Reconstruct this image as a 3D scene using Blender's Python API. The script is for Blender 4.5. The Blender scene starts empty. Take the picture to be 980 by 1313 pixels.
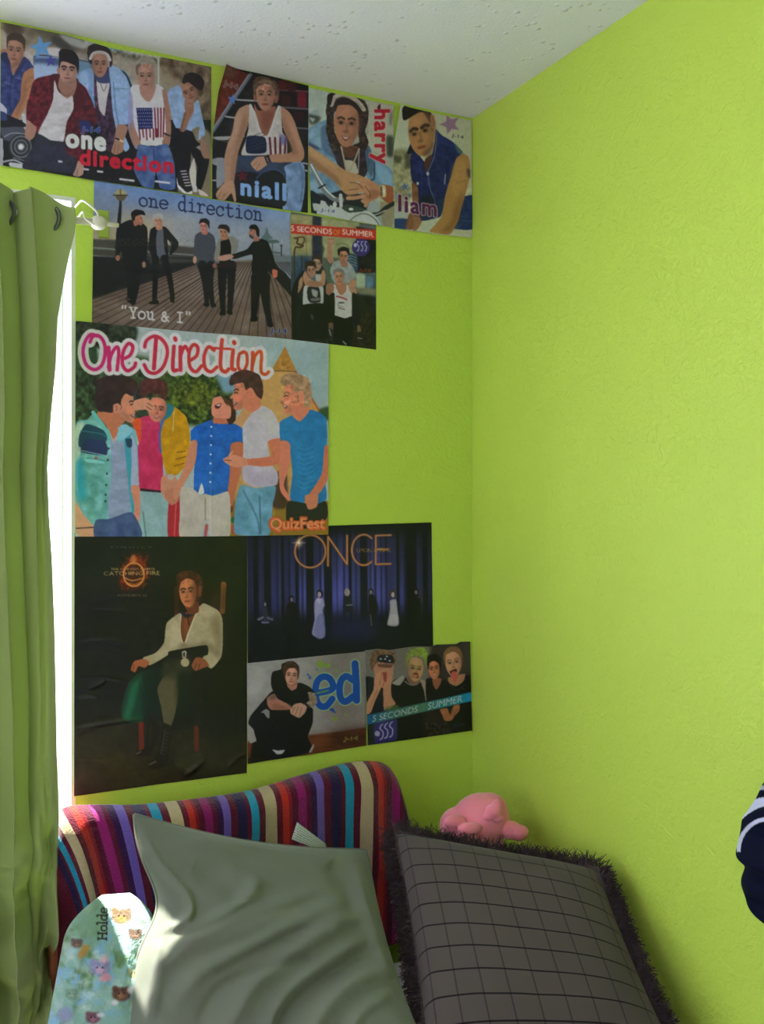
import bpy, bmesh, math, random
import numpy as np
from mathutils import Vector
random.seed(7); RNG = np.random.RandomState(11)
scene = bpy.context.scene
COL = scene.collection

# ------------------------------------------------------------------ camera
F_PX, HORIZON = 1220.0, 640.0
TH = math.atan2(0.4466, 0.8947)
CAM = np.array([-1.1696, -1.875, 1.52])
cam_d = bpy.data.cameras.new('camera'); cam = bpy.data.objects.new('camera', cam_d); COL.objects.link(cam)
cam.location = CAM; cam.rotation_euler = (math.pi/2, 0, -TH)
cam_d.sensor_fit = 'VERTICAL'; cam_d.sensor_height = 36.0; cam_d.lens = F_PX/1313*36.0
cam_d.shift_y = -(656.5-HORIZON)/1313; cam_d.clip_start = 0.02
scene.camera = cam
# ------------------------------------------------------------------ daylight and an added side fill
world = bpy.data.worlds.new('sky'); scene.world = world; world.use_nodes = True
bgn = world.node_tree.nodes['Background']; bgn.inputs[0].default_value = (0.80, 0.90, 1.0, 1); bgn.inputs[1].default_value = 14.0
sun_d = bpy.data.lights.new('sun', 'SUN'); sun = bpy.data.objects.new('sun', sun_d); COL.objects.link(sun)
sun_d.energy = 55.0; sun_d.angle = math.radians(0.6); sun_d.color = (1.0, 0.96, 0.88)
SUN_DIR = Vector((0.165, -0.50, -1.215))      # travels into the room through the window gap
sun.rotation_euler = SUN_DIR.to_track_quat('-Z', 'Y').to_euler(); sun.location = (-1.4, 1.2, 3.6)
for nm, loc, rot, sx, sy, pw, cl in (('window_daylight', (-1.72, 0.20, 1.45), (-math.pi/2, 0, 0), 1.30, 1.25, 30.0, (0.90, 0.95, 1.0)),
                                 ('side_fill', (-3.08, -2.1, 1.5), (0, -math.pi/2, 0), 0.9, 0.7, 4.0, (0.93, 0.96, 1.0))):  # second lamp is an added fill in the made-up side opening
    ld = bpy.data.lights.new(nm, 'AREA'); lo = bpy.data.objects.new(nm, ld); COL.objects.link(lo)
    ld.shape = 'RECTANGLE'; ld.size = sx; ld.size_y = sy; ld.energy = pw; ld.color = cl
    lo.location = loc; lo.rotation_euler = rot
vs = scene.view_settings
vs.view_transform = 'Standard'; vs.look = 'None'; vs.gamma = 1.0; vs.use_curve_mapping = False; vs.exposure = -0.82
scene.display_settings.display_device = 'sRGB'
scene.cycles.use_denoising = True
scene.cycles.max_bounces = 8; scene.cycles.diffuse_bounces = 5; scene.cycles.sample_clamp_indirect = 6.0
# ------------------------------------------------------------------ helpers
FWD = np.array([math.sin(TH), math.cos(TH), 0]); RGT = np.array([math.cos(TH), -math.sin(TH), 0])
def ray(px, py):
    return FWD + RGT*((px-490)/F_PX) + np.array([0, 0, (HORIZON-py)/F_PX])
def on_y(px, py, Y=0.0):
    d = ray(px, py); return CAM + d*((Y-CAM[1])/d[1])
def on_x(px, py, X=0.0):
    d = ray(px, py); return CAM + d*((X-CAM[0])/d[0])
def on_z(px, py, Z=0.0):
    d = ray(px, py); return CAM + d*((Z-CAM[2])/d[2])
def to_px(P):
    P = np.asarray(P, float) - CAM
    dep = P @ FWD
    return 490 + F_PX*(P @ RGT)/dep, HORIZON - F_PX*P[..., 2]/dep
def lin(c):
    c = np.asarray(c, float)/255.0
    return np.where(c <= 0.04045, c/12.92, ((c+0.055)/1.055)**2.4)
def rgba(c): return tuple(float(x) for x in lin(c)) + (1.0,)

class NT:
    """small node-tree writer"""
    def __init__(s, name):
        s.m = bpy.data.materials.new(name); s.m.use_nodes = True
        s.t = s.m.node_tree; s.b = s.t.nodes['Principled BSDF']
    def n(s, typ, **kw):
        nd = s.t.nodes.new(typ)
        for k, v in kw.items():
            if k.startswith('_'): setattr(nd, k[1:], v)
            else:
                key = k if k in nd.inputs else None
                if key is None:
                    for i in nd.inputs:
                        if i.name.replace(' ', '').lower() == k.lower(): key = i.name; break
                if isinstance(v, bpy.types.NodeSocket): s.t.links.new(v, nd.inputs[key])
                else: nd.inputs[key].default_value = v
        return nd
    def link(s, a, b): s.t.links.new(a, b)
    def math(s, op, a, b=None, c=None):
        nd = s.t.nodes.new('ShaderNodeMath'); nd.operation = op
        for i, v in enumerate((a, b, c)):
            if v is None: continue
            if isinstance(v, bpy.types.NodeSocket): s.t.links.new(v, nd.inputs[i])
            else: nd.inputs[i].default_value = v
        return nd.outputs[0]
    def mix(s, fac, a, b):
        nd = s.t.nodes.new('ShaderNodeMix'); nd.data_type = 'RGBA'
        for sock, v in ((nd.inputs[0], fac), (nd.inputs[6], a), (nd.inputs[7], b)):
            if isinstance(v, bpy.types.NodeSocket): s.t.links.new(v, sock)
            else: sock.default_value = v
        return nd.outputs[2]
    def bump(s, h, strength=0.3, dist=0.01):
        nd = s.t.nodes.new('ShaderNodeBump'); nd.inputs['Strength'].default_value = strength; nd.inputs['Distance'].default_value = dist
        s.t.links.new(h, nd.inputs['Height']); s.t.links.new(nd.outputs[0], s.b.inputs['Normal'])
    def col(s, v):
        if isinstance(v, bpy.types.NodeSocket): s.t.links.new(v, s.b.inputs['Base Color'])
        else: s.b.inputs['Base Color'].default_value = v
    def rough(s, v, spec=0.5): s.b.inputs['Roughness'].default_value = v; s.b.inputs['Specular IOR Level'].default_value = spec

def simple_mat(name, c, rough=0.6, spec=0.4, noise=0.08, nscale=30, bump=0.1, bdist=0.002, metal=0.0):
    t = NT(name); tc = t.n('ShaderNodeTexCoord')
    nz = t.n('ShaderNodeTexNoise', Vector=tc.outputs['Object'], Scale=nscale, Detail=4.0)
    a = tuple(x*(1-noise) for x in rgba(c)[:3])+(1,); b = tuple(min(1, x*(1+noise)) for x in rgba(c)[:3])+(1,)
    t.col(t.mix(nz.outputs[0], a, b)); t.rough(rough, spec); t.b.inputs['Metallic'].default_value = metal
    if bump: t.bump(nz.outputs[0], bump, bdist)
    return t.m

def wall_mat(name, c):
    t = NT(name); tc = t.n('ShaderNodeTexCoord')
    n1 = t.n('ShaderNodeTexNoise', Vector=tc.outputs['Object'], Scale=75.0, Detail=4.0, Roughness=0.55, Distortion=1.6)
    n2 = t.n('ShaderNodeTexNoise', Vector=tc.outputs['Object'], Scale=30.0, Detail=2.0, Distortion=2.0)
    n3 = t.n('ShaderNodeTexNoise', Vector=tc.outputs['Object'], Scale=2.2, Detail=3.0)
    h = t.math('ADD', t.math('MULTIPLY', n1.outputs[0], 0.7), t.math('MULTIPLY', n2.outputs[0], 0.8))
    base = rgba(c)
    t.col(t.mix(n3.outputs[0], tuple(x*0.96 for x in base[:3])+(1,), tuple(min(1, x*1.04) for x in base[:3])+(1,)))
    t.rough(0.45, 0.35); t.bump(h, 0.6, 0.004)
    return t.m

def new_obj(name, verts, faces, mat=None, parent=None, smooth=True):
    me = bpy.data.meshes.new(name); me.from_pydata([tuple(map(float, v)) for v in verts], [], [tuple(f) for f in faces]); me.update()
    o = bpy.data.objects.new(name, me); COL.objects.link(o)
    if mat: me.materials.append(mat)
    if smooth: me.polygons.foreach_set('use_smooth', [True]*len(me.polygons))
    if parent: o.parent = parent
    return o
def bm_obj(name, bm, mat=None, parent=None, smooth=False):
    me = bpy.data.meshes.new(name); bm.normal_update(); bm.to_mesh(me); bm.free()
    o = bpy.data.objects.new(name, me); COL.objects.link(o)
    if mat: me.materials.append(mat)
    if smooth: me.polygons.foreach_set('use_smooth', [True]*len(me.polygons))
    if parent: o.parent = parent
    return o
def add_box(bm, x0, x1, y0, y1, z0, z1, bev=0.0):
    r = bmesh.ops.create_cube(bm, size=1.0); vs_ = r['verts']
    for v in vs_:
        v.co.x = x0 + (v.co.x+.5)*(x1-x0); v.co.y = y0 + (v.co.y+.5)*(y1-y0); v.co.z = z0 + (v.co.z+.5)*(z1-z0)
    if bev:
        es = list({e for v in vs_ for e in v.link_edges})
        bmesh.ops.bevel(bm, geom=es, offset=bev, segments=3, affect='EDGES', profile=0.6)
def box(name, dims, mat, parent=None, bev=0.0):
    bm = bmesh.new(); add_box(bm, *dims, bev=bev); return bm_obj(name, bm, mat, parent)
def tube_data(pts, radii, seg=14, caps=True):
    pts = [Vector(p) for p in pts]; V = []; Fc = []; up = None
    for i, p in enumerate(pts):
        a = pts[max(0, i-1)]; b = pts[min(len(pts)-1, i+1)]; d = (b-a).normalized()
        if up is None: up = Vector((0, 0, 1)) if abs(d.z) < 0.9 else Vector((1, 0, 0))
        s = d.cross(up).normalized(); u = s.cross(d).normalized(); up = u
        r = radii[i] if hasattr(radii, '__len__') else radii
        for k in range(seg):
            an = 2*math.pi*k/seg; V.append(p + (s*math.cos(an)+u*math.sin(an))*r)
    for i in range(len(pts)-1):
        for k in range(seg):
            a = i*seg+k; b = i*seg+(k+1) % seg; Fc.append((a, b, b+seg, a+seg))
    if caps: Fc.append(tuple(range(seg-1, -1, -1))); Fc.append(tuple((len(pts)-1)*seg+k for k in range(seg)))
    return V, Fc
def tube(name, pts, radii, mat, parent=None, seg=14):
    V, Fc = tube_data(pts, radii, seg); return new_obj(name, V, Fc, mat, parent)
def empty(name, loc, label, cat, group=None):
    o = bpy.data.objects.new(name, None); COL.objects.link(o); o.location = loc; o.empty_display_size = 0.05
    tag(o, label, cat, group); return o
def tag(o, label, cat, group=None):
    o['label'] = label; o['category'] = cat
    if group: o['group'] = group
    return o
def adopt(ch, root):
    """parent keeping the world position"""
    ch.parent = root; ch.location = Vector(ch.location) - Vector(root.location); return ch
def struct(o): o['kind'] = 'structure'; return o

# ------------------------------------------------------------------ the room
LIME = (196, 221, 86)
m_wall = wall_mat('lime_paint', LIME); m_plain = wall_mat('pale_paint', (214, 204, 204))
H = 2.40
WX0, WX1, WZ0, WZ1 = -2.45, -0.884, 0.82, 2.092    # window opening in the poster wall
bm = bmesh.new()
add_box(bm, WX1, 0.0, 0.0, 0.16, 0, H); add_box(bm, -3.1, WX0, 0.0, 0.16, 0, H)
add_box(bm, WX0, WX1, 0.0, 0.16, 0, WZ0); add_box(bm, WX0, WX1, 0.0, 0.16, WZ1, H)
bmesh.ops.remove_doubles(bm, verts=bm.verts, dist=1e-5)
struct(bm_obj('wall_back', bm, m_wall))
struct(box('wall_right', (0.0, 0.12, -3.3, 0.16, 0, H), m_wall))
SY0, SY1, SZ0, SZ1 = -2.5, -1.7, 1.0, 2.0          # unseen window added in the left wall to brighten the room
bm = bmesh.new()
add_box(bm, -3.1, -2.98, SY1, 0.0, 0, H); add_box(bm, -3.1, -2.98, -3.3, SY0, 0, H)
add_box(bm, -3.1, -2.98, SY0, SY1, 0, SZ0); add_box(bm, -3.1, -2.98, SY0, SY1, SZ1, H)
struct(bm_obj('wall_left', bm, m_plain))
struct(box('wall_front', (-3.1, 0.0, -3.42, -3.3, 0, H), m_plain))
# ceiling: sprayed, sparse crumbs
t = NT('sprayed_ceiling'); tc = t.n('ShaderNodeTexCoord')
n1 = t.n('ShaderNodeTexNoise', Vector=tc.outputs['Object'], Scale=160.0, Detail=4.0)
vo = t.n('ShaderNodeTexVoronoi', Vector=tc.outputs['Object'], Scale=48.0, Randomness=1.0)
n4 = t.n('ShaderNodeTexNoise', Vector=tc.outputs['Object'], Scale=26.0, Detail=1.0)
crumb = t.math('MULTIPLY', t.math('SMOOTH_MIN', 1.0, t.math('MAXIMUM', t.math('SUBTRACT', 0.30, vo.outputs['Distance']), 0.0), 0.05),
               t.math('GREATER_THAN', n4.outputs[0], 0.56))
hh = t.math('ADD', t.math('MULTIPLY', n1.outputs[0], 0.35), t.math('MULTIPLY', crumb, 5.0))
t.col(rgba((242, 240, 255))); t.rough(0.85, 0.2); t.bump(hh, 0.6, 0.004)
m_ceil = t.m
struct(box('ceiling', (-3.1, 0.12, -3.42, 0.16, H, H+0.1), m_ceil))
# raised crumbs of the sprayed texture are part of the ceiling surface
V = []; Fc = []
rr = np.random.RandomState(4)
for k in range(420):
    x = -1.9+rr.rand()*1.9; y = -1.6+rr.rand()*1.6; r = 0.0012+0.0022*rr.rand()**2; b = len(V)
    for j in range(6): V.append((x+r*math.cos(j*math.pi/3)*(0.7+.6*rr.rand()), y+r*math.sin(j*math.pi/3)*(0.7+.6*rr.rand()), H))
    V.append((x, y, H-r*0.9))
    for j in range(6): Fc.append((b+j, b+(j+1) % 6, b+6)[::-1])
cr = new_obj('ceiling_crumbs', V, Fc, m_ceil); struct(cr)
t = NT('carpet'); tc = t.n('ShaderNodeTexCoord'); n1 = t.n('ShaderNodeTexNoise', Vector=tc.outputs['Object'], Scale=300.0, Detail=3.0)
t.col(t.mix(n1.outputs[0], rgba((176, 170, 172)), rgba((204, 198, 202)))); t.rough(0.95, 0.1); t.bump(n1.outputs[0], 0.8, 0.01)
struct(box('floor', (-3.1, 0.12, -3.42, 0.16, -0.1, 0.0), t.m))
m_white = simple_mat('white_gloss_paint', (238, 238, 240), 0.35, 0.5, 0.02, 20, 0.03)
# window in the poster wall
def window(name, horiz, a0, a1, z0, z1, depth0, depth1):
    """white reveal lining, sash frame, meeting rail and glass, along x (horiz) or along y"""
    root = bpy.data.objects.new(name, None); COL.objects.link(root); root['kind'] = 'structure'
    def B(bm, p0, p1, d0, d1, q0, q1, bev=0.0):
        if horiz: add_box(bm, p0, p1, d0, d1, q0, q1, bev)
        else: add_box(bm, d0, d1, p0, p1, q0, q1, bev)
    s = 1 if depth1 > depth0 else -1
    lo, hi = sorted((depth0, depth1))
    bm = bmesh.new(); th = 0.008
    B(bm, a0, a0+th, lo, hi, z0, z1); B(bm, a1-th, a1, lo, hi, z0, z1); B(bm, a0+th, a1-th, lo, hi, z1-th, z1); B(bm, a0+th, a1-th, lo, hi, z0, z0+th)
    bm_obj('reveal', bm, m_white, root)
    d0, d1 = sorted((depth1-s*0.055, depth1-s*0.01)); f = 0.011
    bm = bmesh.new()
    B(bm, a0+th, a0+th+f, d0, d1, z0+th, z1-th, .003); B(bm, a1-th-f, a1-th, d0, d1, z0+th, z1-th, .003)
    B(bm, a0+th+f, a1-th-f, d0, d1, z1-th-f, z1-th, .003); B(bm, a0+th+f, a1-th-f, d0, d1, z0+th, z0+th+f, .003)
    mid = (a0+a1)/2; B(bm, mid-.018, mid+.018, d0, d1, z0+th+f, z1-th-f, .003)
    bm_obj('sash_frame', bm, m_white, root)
    g = (d0+d1)/2; bm = bmesh.new(); B(bm, a0+th+f, mid-.018, g-.002, g+.002, z0+th+f, z1-th-f); B(bm, mid+.018, a1-th-f, g-.002, g+.002, z0+th+f, z1-th-f)
    gm = NT('clear_glass'); tr = gm.n('ShaderNodeBsdfTransparent'); gl = gm.n('ShaderNodeBsdfGlossy', Roughness=0.02)
    mx = gm.n('ShaderNodeMixShader'); mx.inputs[0].default_value = 0.06; gm.link(tr.outputs[0], mx.inputs[1]); gm.link(gl.outputs[0], mx.inputs[2])
    gm.link(mx.outputs[0], gm.t.nodes['Material Output'].inputs[0])
    bm_obj('glass', bm, gm.m, root)
    return root
window('window_1', True, WX0, WX1, WZ0, WZ1, 0.0, 0.16)
window('added_window', False, SY0, SY1, SZ0, SZ1, -2.98, -3.1)  # added out of view, only to let more light in
struct(box('trim_1', (WX0-0.02, WX1+0.0, -0.03, -0.0005, WZ0-0.028, WZ0-0.002), m_white, bev=0.003))
for nm, d in (('baseboard_right', (-0.014, -0.0005, -3.29, -0.02, 0.001, 0.09)), ('baseboard_back', (-2.97, -0.02, -0.014, -0.0005, 0.001, 0.09))):
    struct(box(nm, d, m_white, bev=0.003))
# ------------------------------------------------------------------ cloth helpers
def fabric_mat(name, c, c2=None, nscale=8, weave=900.0, bump=0.25, rough=0.9, sheen=0.3, transl=0.0):
    t = NT(name); tc = t.n('ShaderNodeTexCoord')
    nz = t.n('ShaderNodeTexNoise', Vector=tc.outputs['Object'], Scale=float(nscale), Detail=3.0)
    wv = t.n('ShaderNodeTexNoise', Vector=tc.outputs['Object'], Scale=weave, Detail=2.0)
    base = t.mix(nz.outputs[0], rgba(c), rgba(c2 or c)); t.col(base); t.rough(rough, 0.15)
    t.b.inputs['Sheen Weight'].default_value = sheen
    t.bump(wv.outputs[0], bump, 0.001)
    if transl:
        tr = t.n('ShaderNodeBsdfTranslucent'); t.link(base, tr.inputs[0]) if isinstance(base, bpy.types.NodeSocket) else None
        mx = t.n('ShaderNodeMixShader'); mx.inputs[0].default_value = transl
        t.link(t.b.outputs[0], mx.inputs[1]); t.link(tr.outputs[0], mx.inputs[2]); t.link(mx.outputs[0], t.t.nodes['Material Output'].inputs[0])
    return t.m
def attr_mat(name, rough=0.6, spec=0.4, sheen=0.0, weave=0, bump=0.3, coat=0.0):
    t = NT(name); at = t.t.nodes.new('ShaderNodeAttribute'); at.attribute_name = 'print'
    t.col(at.outputs['Color']); t.rough(rough, spec); t.b.inputs['Sheen Weight'].default_value = sheen; t.b.inputs['Coat Weight'].default_value = coat
    if weave:
        tc = t.n('ShaderNodeTexCoord'); wv = t.n('ShaderNodeTexNoise', Vector=tc.outputs['Object'], Scale=float(weave), Detail=3.0); t.bump(wv.outputs[0], bump, 0.002)
    return t.m
def set_print(o, srgb, gain=1.0):
    me = o.data; a = me.color_attributes.new('print', 'FLOAT_COLOR', 'POINT')
    L = np.clip(lin(np.clip(srgb, 0, 255))*gain, 0, 0.95)
    d = np.ones((len(me.vertices), 4), np.float32); d[:, :3] = L; a.data.foreach_set('color', d.ravel())
def set_uv(o, uv):
    me = o.data; l = me.uv_layers.new(name='UVMap'); idx = np.empty(len(me.loops), np.int32); me.loops.foreach_get('vertex_index', idx)
    l.data.foreach_set('uv', np.asarray(uv, np.float32)[idx].ravel())
def grid_faces(n, m, off=0, flip=False):
    i = np.arange(n-1)[:, None]*m + np.arange(m-1)[None, :]
    i = i.ravel()+off; q = np.stack([i, i+1, i+m+1, i+m], 1)
    return q[:, ::-1] if flip else q
def fast_mesh(name, V, Q, mat=None, parent=None, smooth=True):
    V = np.asarray(V, np.float32); Q = np.asarray(Q, np.int32)
    me = bpy.data.meshes.new(name); me.vertices.add(len(V)); me.vertices.foreach_set('co', V.ravel())
    me.loops.add(Q.size); me.loops.foreach_set('vertex_index', Q.ravel()); me.polygons.add(len(Q))
    k = Q.shape[1]
    me.polygons.foreach_set('loop_start', np.arange(0, Q.size, k, dtype=np.int32)); me.polygons.foreach_set('loop_total', np.full(len(Q), k, np.int32))
    me.update(calc_edges=True); me.validate()
    if smooth: me.polygons.foreach_set('use_smooth', np.ones(len(Q), bool))
    o = bpy.data.objects.new(name, me); COL.objects.link(o)
    if mat: me.materials.append(mat)
    if parent: o.parent = parent
    return o
def fbm(x, y, seed=0, oct=4):
    """smooth value noise in -1..1"""
    r = np.random.RandomState(seed); out = np.zeros_like(x, float); amp = 1; tot = 0
    for o_ in range(oct):
        G = r.rand(64, 64)*2-1; xx = x*2**o_; yy = y*2**o_
        xi = np.floor(xx).astype(int); yi = np.floor(yy).astype(int); fx = xx-xi; fy = yy-yi
        fx = fx*fx*(3-2*fx); fy = fy*fy*(3-2*fy)
        g = lambda a, b: G[a % 64, b % 64]
        out += amp*((g(xi, yi)*(1-fx)+g(xi+1, yi)*fx)*(1-fy)+(g(xi, yi+1)*(1-fx)+g(xi+1, yi+1)*fx)*fy); tot += amp; amp *= .5
    return out/tot
def seg_dist(X, Y, pts):
    """distance to a polyline and the running parameter 0..1"""
    best = np.full(X.shape, 1e9); par = np.zeros(X.shape); n = len(pts)-1
    for i in range(n):
        ax, ay = pts[i]; bx, by = pts[i+1]; dx, dy = bx-ax, by-ay; L = dx*dx+dy*dy+1e-9
        t_ = np.clip(((X-ax)*dx+(Y-ay)*dy)/L, 0, 1); d = np.hypot(X-ax-t_*dx, Y-ay-t_*dy)
        m = d < best; best = np.where(m, d, best); par = np.where(m, (i+t_)/n, par)
    return best, par
def smooth_pts(pts, k=8, closed=False, ten=1.0):
    P = np.array(pts, float); n = len(P); out = []
    rng = range(n) if closed else range(n-1)
    for i in rng:
        if closed: p0, p1, p2, p3 = P[(i-1) % n], P[i], P[(i+1) % n], P[(i+2) % n]
        else: p0, p1, p2, p3 = P[max(0, i-1)], P[i], P[i+1], P[min(n-1, i+2)]
        for j in range(k):
            t_ = j/k; m1 = (p2-p0)*.5*ten; m2 = (p3-p1)*.5*ten; out.append((2*t_**3-3*t_*t_+1)*p1+(t_**3-2*t_*t_+t_)*m1+(3*t_*t_-2*t_**3)*p2+(t_**3-t_*t_)*m2)
    if not closed: out.append(P[-1])
    return np.array(out)
def ridges(X, Y, lst):
    """lst: (points in frame coordinates, width, height, asymmetric?)"""
    h = np.zeros_like(X)
    for pts, w, a in lst:
        d, p = seg_dist(X, Y, smooth_pts(pts, 6)); h += a*np.exp(-(d/w)**2)*np.clip(np.sin(np.pi*np.clip(p, 0.02, .98))*1.6, 0.12, 1)
    return h
def pillow_grid(TL, TR, BR, BL, n, m, thick, p=2.4, pinch=0.03, back=0.7, disp=None, top_sag=0.0, power=0.5):
    TL, TR, BR, BL = [np.array(q, float) for q in (TL, TR, BR, BL)]
    u, v = np.meshgrid(np.linspace(0, 1, m), np.linspace(0, 1, n))
    # denser towards the rims
    u = 0.5-0.5*np.cos(np.pi*u)*(0.55+0.45*1) if False else u
    uu = u + pinch*np.sin(np.pi*v)*(0.5-u)*2*np.abs(2*u-1)**1.5
    vv = v + pinch*np.sin(np.pi*u)*(0.5-v)*2*np.abs(2*v-1)**1.5
    B = ((1-uu)*(1-vv))[..., None]*TL + (uu*(1-vv))[..., None]*TR + (uu*vv)[..., None]*BR + ((1-uu)*vv)[..., None]*BL
    N = np.cross(BL-TL, TR-TL); N /= np.linalg.norm(N)
    if N @ (CAM-TL) < 0: N = -N
    prof = (np.clip((1-np.abs(2*u-1)**p), 0, 1)*np.clip((1-np.abs(2*v-1)**p), 0, 1))**power
    X, Y = to_px(B + N*(thick*prof)[..., None])
    h = thick*prof
    edge = np.clip(np.minimum(np.minimum(u, 1-u), np.minimum(v, 1-v))/0.06, 0, 1)
    if disp is not None: h = h + disp(X, Y, u, v)*(0.15+0.85*edge)*np.clip(edge*3, 0, 1)
    Fv = B + N*h[..., None]; Bk = B - N*(thick*back*prof)[..., None]
    V = np.concatenate([Fv.reshape(-1, 3), Bk.reshape(-1, 3)]); Q = np.concatenate([grid_faces(n, m), grid_faces(n, m, n*m, True)])
    return V, Q, u, v, B, N
def merge_seam(o, dist=1e-5):
    bm = bmesh.new(); bm.from_mesh(o.data); bmesh.ops.remove_doubles(bm, verts=bm.verts, dist=dist)
    bmesh.ops.recalc_face_normals(bm, faces=bm.faces); bm.to_mesh(o.data); bm.free()

# ------------------------------------------------------------------ the bed
MZ = 0.58
bed = empty('bed', (-0.5, -1.0, 0), 'single bed pushed into the corner, its mattress under a pale lilac sheet', 'bed')
m_sheet = fabric_mat('lilac_sheet', (196, 190, 214), (206, 200, 222), 6, 500)
m_wood = simple_mat('orange_wood', (150, 84, 44), 0.45, 0.4, 0.2, 12, 0.1)
adopt(box('mattress', (-0.985, -0.03, -1.98, -0.135, 0.34, MZ, ), m_sheet, bev=0.045), bed)
adopt(box('box_base', (-0.975, -0.03, -1.97, -0.14, 0.16, 0.338), simple_mat('base_cloth', (150, 146, 160)), bev=0.01), bed)
for x in (-0.93, -0.08):
    for y in (-0.2, -1.9):
        adopt(tube('leg', [(x, y, 0.0), (x, y, 0.162)], [0.02, 0.028], m_wood), bed)
bm = bmesh.new()
add_box(bm, -0.885, -0.29, -0.090, -0.062, 0.36, 0.90, 0.010)
hp = bm_obj('headboard', bm, m_wood); adopt(hp, bed)
for x in (-0.925, -0.30):
    adopt(box('headboard_post', (x-0.018, x+0.018, -0.094, -0.056, 0.0, 0.76 if x < -.5 else 0.86), m_wood, bev=0.006), bed)

# ------------------------------------------------------------------ striped blanket over the headboard
top_px = [(74, 1082), (76, 1064), (82, 1050), (95, 1043), (130, 1041), (180, 1041), (250, 1034), (330, 1022), (400, 1001), (450, 987), (480, 982.5), (500, 984), (513, 992), (521, 1007), (526, 1030), (529, 1056)]
tp = np.array([on_y(a, b, -0.112) for a, b in smooth_pts(top_px, 5)])
nu, nv = 460, 110
s_ = np.linspace(0, 1, nu)
cs = np.r_[0, np.cumsum(np.hypot(np.diff(tp[:, 0]), np.diff(tp[:, 2])))]; cs /= cs[-1]
tx = np.interp(s_, cs, tp[:, 0]); tz = np.interp(s_, cs, tp[:, 2])
xl, xr = tp[0, 0], tp[-1, 0]
bz = MZ+0.012
bx = xl + (xr-xl)*np.linspace(0, 1, nu)                    # lower rim
vv = np.linspace(0, 1, nv)[:, None]
Xg = tx[None]*(1-vv**0.8)+bx[None]*vv**0.8
# keep the upper outline, let the columns hang straight below it
Xg = np.where(vv < 1, tx[None] + (bx-tx)[None]*np.clip(vv*1.0, 0, 1)**0.6, bx[None])
Xg = Xg + 0.16*s_[None]**10*np.clip((vv-.3)/.7, 0, 1)**1.5
Zg = tz[None] + (bz-tz)[None]*vv
eu = np.clip(np.minimum(s_, 1-s_)[None]/0.03, 0, 1); ev = np.clip(vv/0.10, 0, 1)
prof = np.sqrt(1-(1-np.minimum(ev+0*eu, 1))**2)*np.sqrt(np.clip(1-(1-eu)**2, 0, 1))*0+np.sqrt(1-(1-ev)**2+0*eu)
pX, pZ = to_px(np.stack([Xg, 0*Xg-0.112, Zg], -1))
fold = ridges(pX, pZ, [([(88, 1050), (104, 1095), (112, 1150), (100, 1230)], 11, 0.010), ([(120, 1048), (130, 1100), (140, 1150)], 9, -0.007), ([(330, 1024), (326, 1080)], 12, 0.006),
                       ([(415, 1000), (425, 1060), (440, 1100)], 13, -0.006), ([(470, 985), (478, 1060), (492, 1130)], 12, 0.009), ([(505, 995), (506, 1060), (508, 1150)], 7, -0.006)])
fold += 0.002*fbm(Xg*14, Zg*14, 3)
Yf = -0.068 - 0.044*prof - fold*np.clip(ev, 0, 1); Yb = -0.068 + 0.034*prof
V = np.concatenate([np.stack([Xg, Yf, Zg], -1).reshape(-1, 3), np.stack([Xg, Yb, Zg], -1).reshape(-1, 3)])
# stripes: cloth coordinate, pulled sideways at the left end
cx = [on_y(p, 1030, -0.112)[0] for p in (40, 82, 223, 345, 467, 560)]
k = np.interp(Xg, [xl, on_y(130, 1100, -.112)[0], on_y(300, 1100, -.112)[0], 0], [0.62, 0.30, 0.0, 0.0])
zt = np.interp(Xg, tp[3:-4, 0], tp[3:-4, 2])
phase = np.interp(Xg - k*np.maximum(0.945-Zg, -0.02) + 0.003*fbm(Xg*9, Zg*5, 9), cx, [-2.35+1.0, -1.0+.04, 0, 1, 2, 2.78])
phase = phase + 3
uvb = np.stack([phase, Zg], -1).reshape(-1, 2); uvb = np.concatenate([uvb, uvb])
t = NT('striped_plush'); tc = t.n('ShaderNodeTexCoord'); sx = t.n('ShaderNodeSeparateXYZ', Vector=tc.outputs['UV'])
ph = t.math('FRACT', sx.outputs[0]); cr_ = t.n('ShaderNodeValToRGB', Fac=ph); cr_.color_ramp.interpolation = 'CONSTANT'
ST = [(0, (196, 178, 138)), (.075, (98, 8, 34)), (.135, (196, 44, 22)), (.20, (146, 14, 30)), (.235, (90, 6, 40)), (.30, (148, 22, 106)), (.385, (96, 8, 42)), (.435, (52, 14, 74)),
      (.50, (116, 94, 186)), (.58, (94, 8, 34)), (.655, (26, 22, 66)), (.755, (92, 8, 32)), (.80, (20, 150, 186)), (.885, (94, 8, 34)), (.955, (196, 178, 138))]
els = cr_.color_ramp.elements
els[0].position = 0; els[0].color = rgba(ST[0][1]); els[1].position = ST[1][0]; els[1].color = rgba(ST[1][1])
for p_, c_ in ST[2:]:
    e = els.new(p_); e.color = rgba(c_)
n1 = t.n('ShaderNodeTexNoise', Vector=tc.outputs['Object'], Scale=330.0, Detail=3.0); n2 = t.n('ShaderNodeTexNoise', Vector=tc.outputs['Object'], Scale=28.0, Detail=3.0)
t.col(t.mix(t.math('MULTIPLY', n1.outputs[0], 0.35), cr_.outputs[0], (0.02, 0.0, 0.02, 1))); t.rough(0.95, 0.1); t.b.inputs['Sheen Weight'].default_value = 0.35
t.bump(t.math('ADD', n1.outputs[0], t.math('MULTIPLY', n2.outputs[0], 0.8)), 0.7, 0.004)
bl = fast_mesh('striped_blanket', V, np.concatenate([grid_faces(nv, nu), grid_faces(nv, nu, nv*nu, True)]), t.m); set_uv(bl, uvb)
tag(bl, 'plush blanket in maroon, orange, turquoise and cream stripes, pulled over the headboard', 'blanket')

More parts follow.
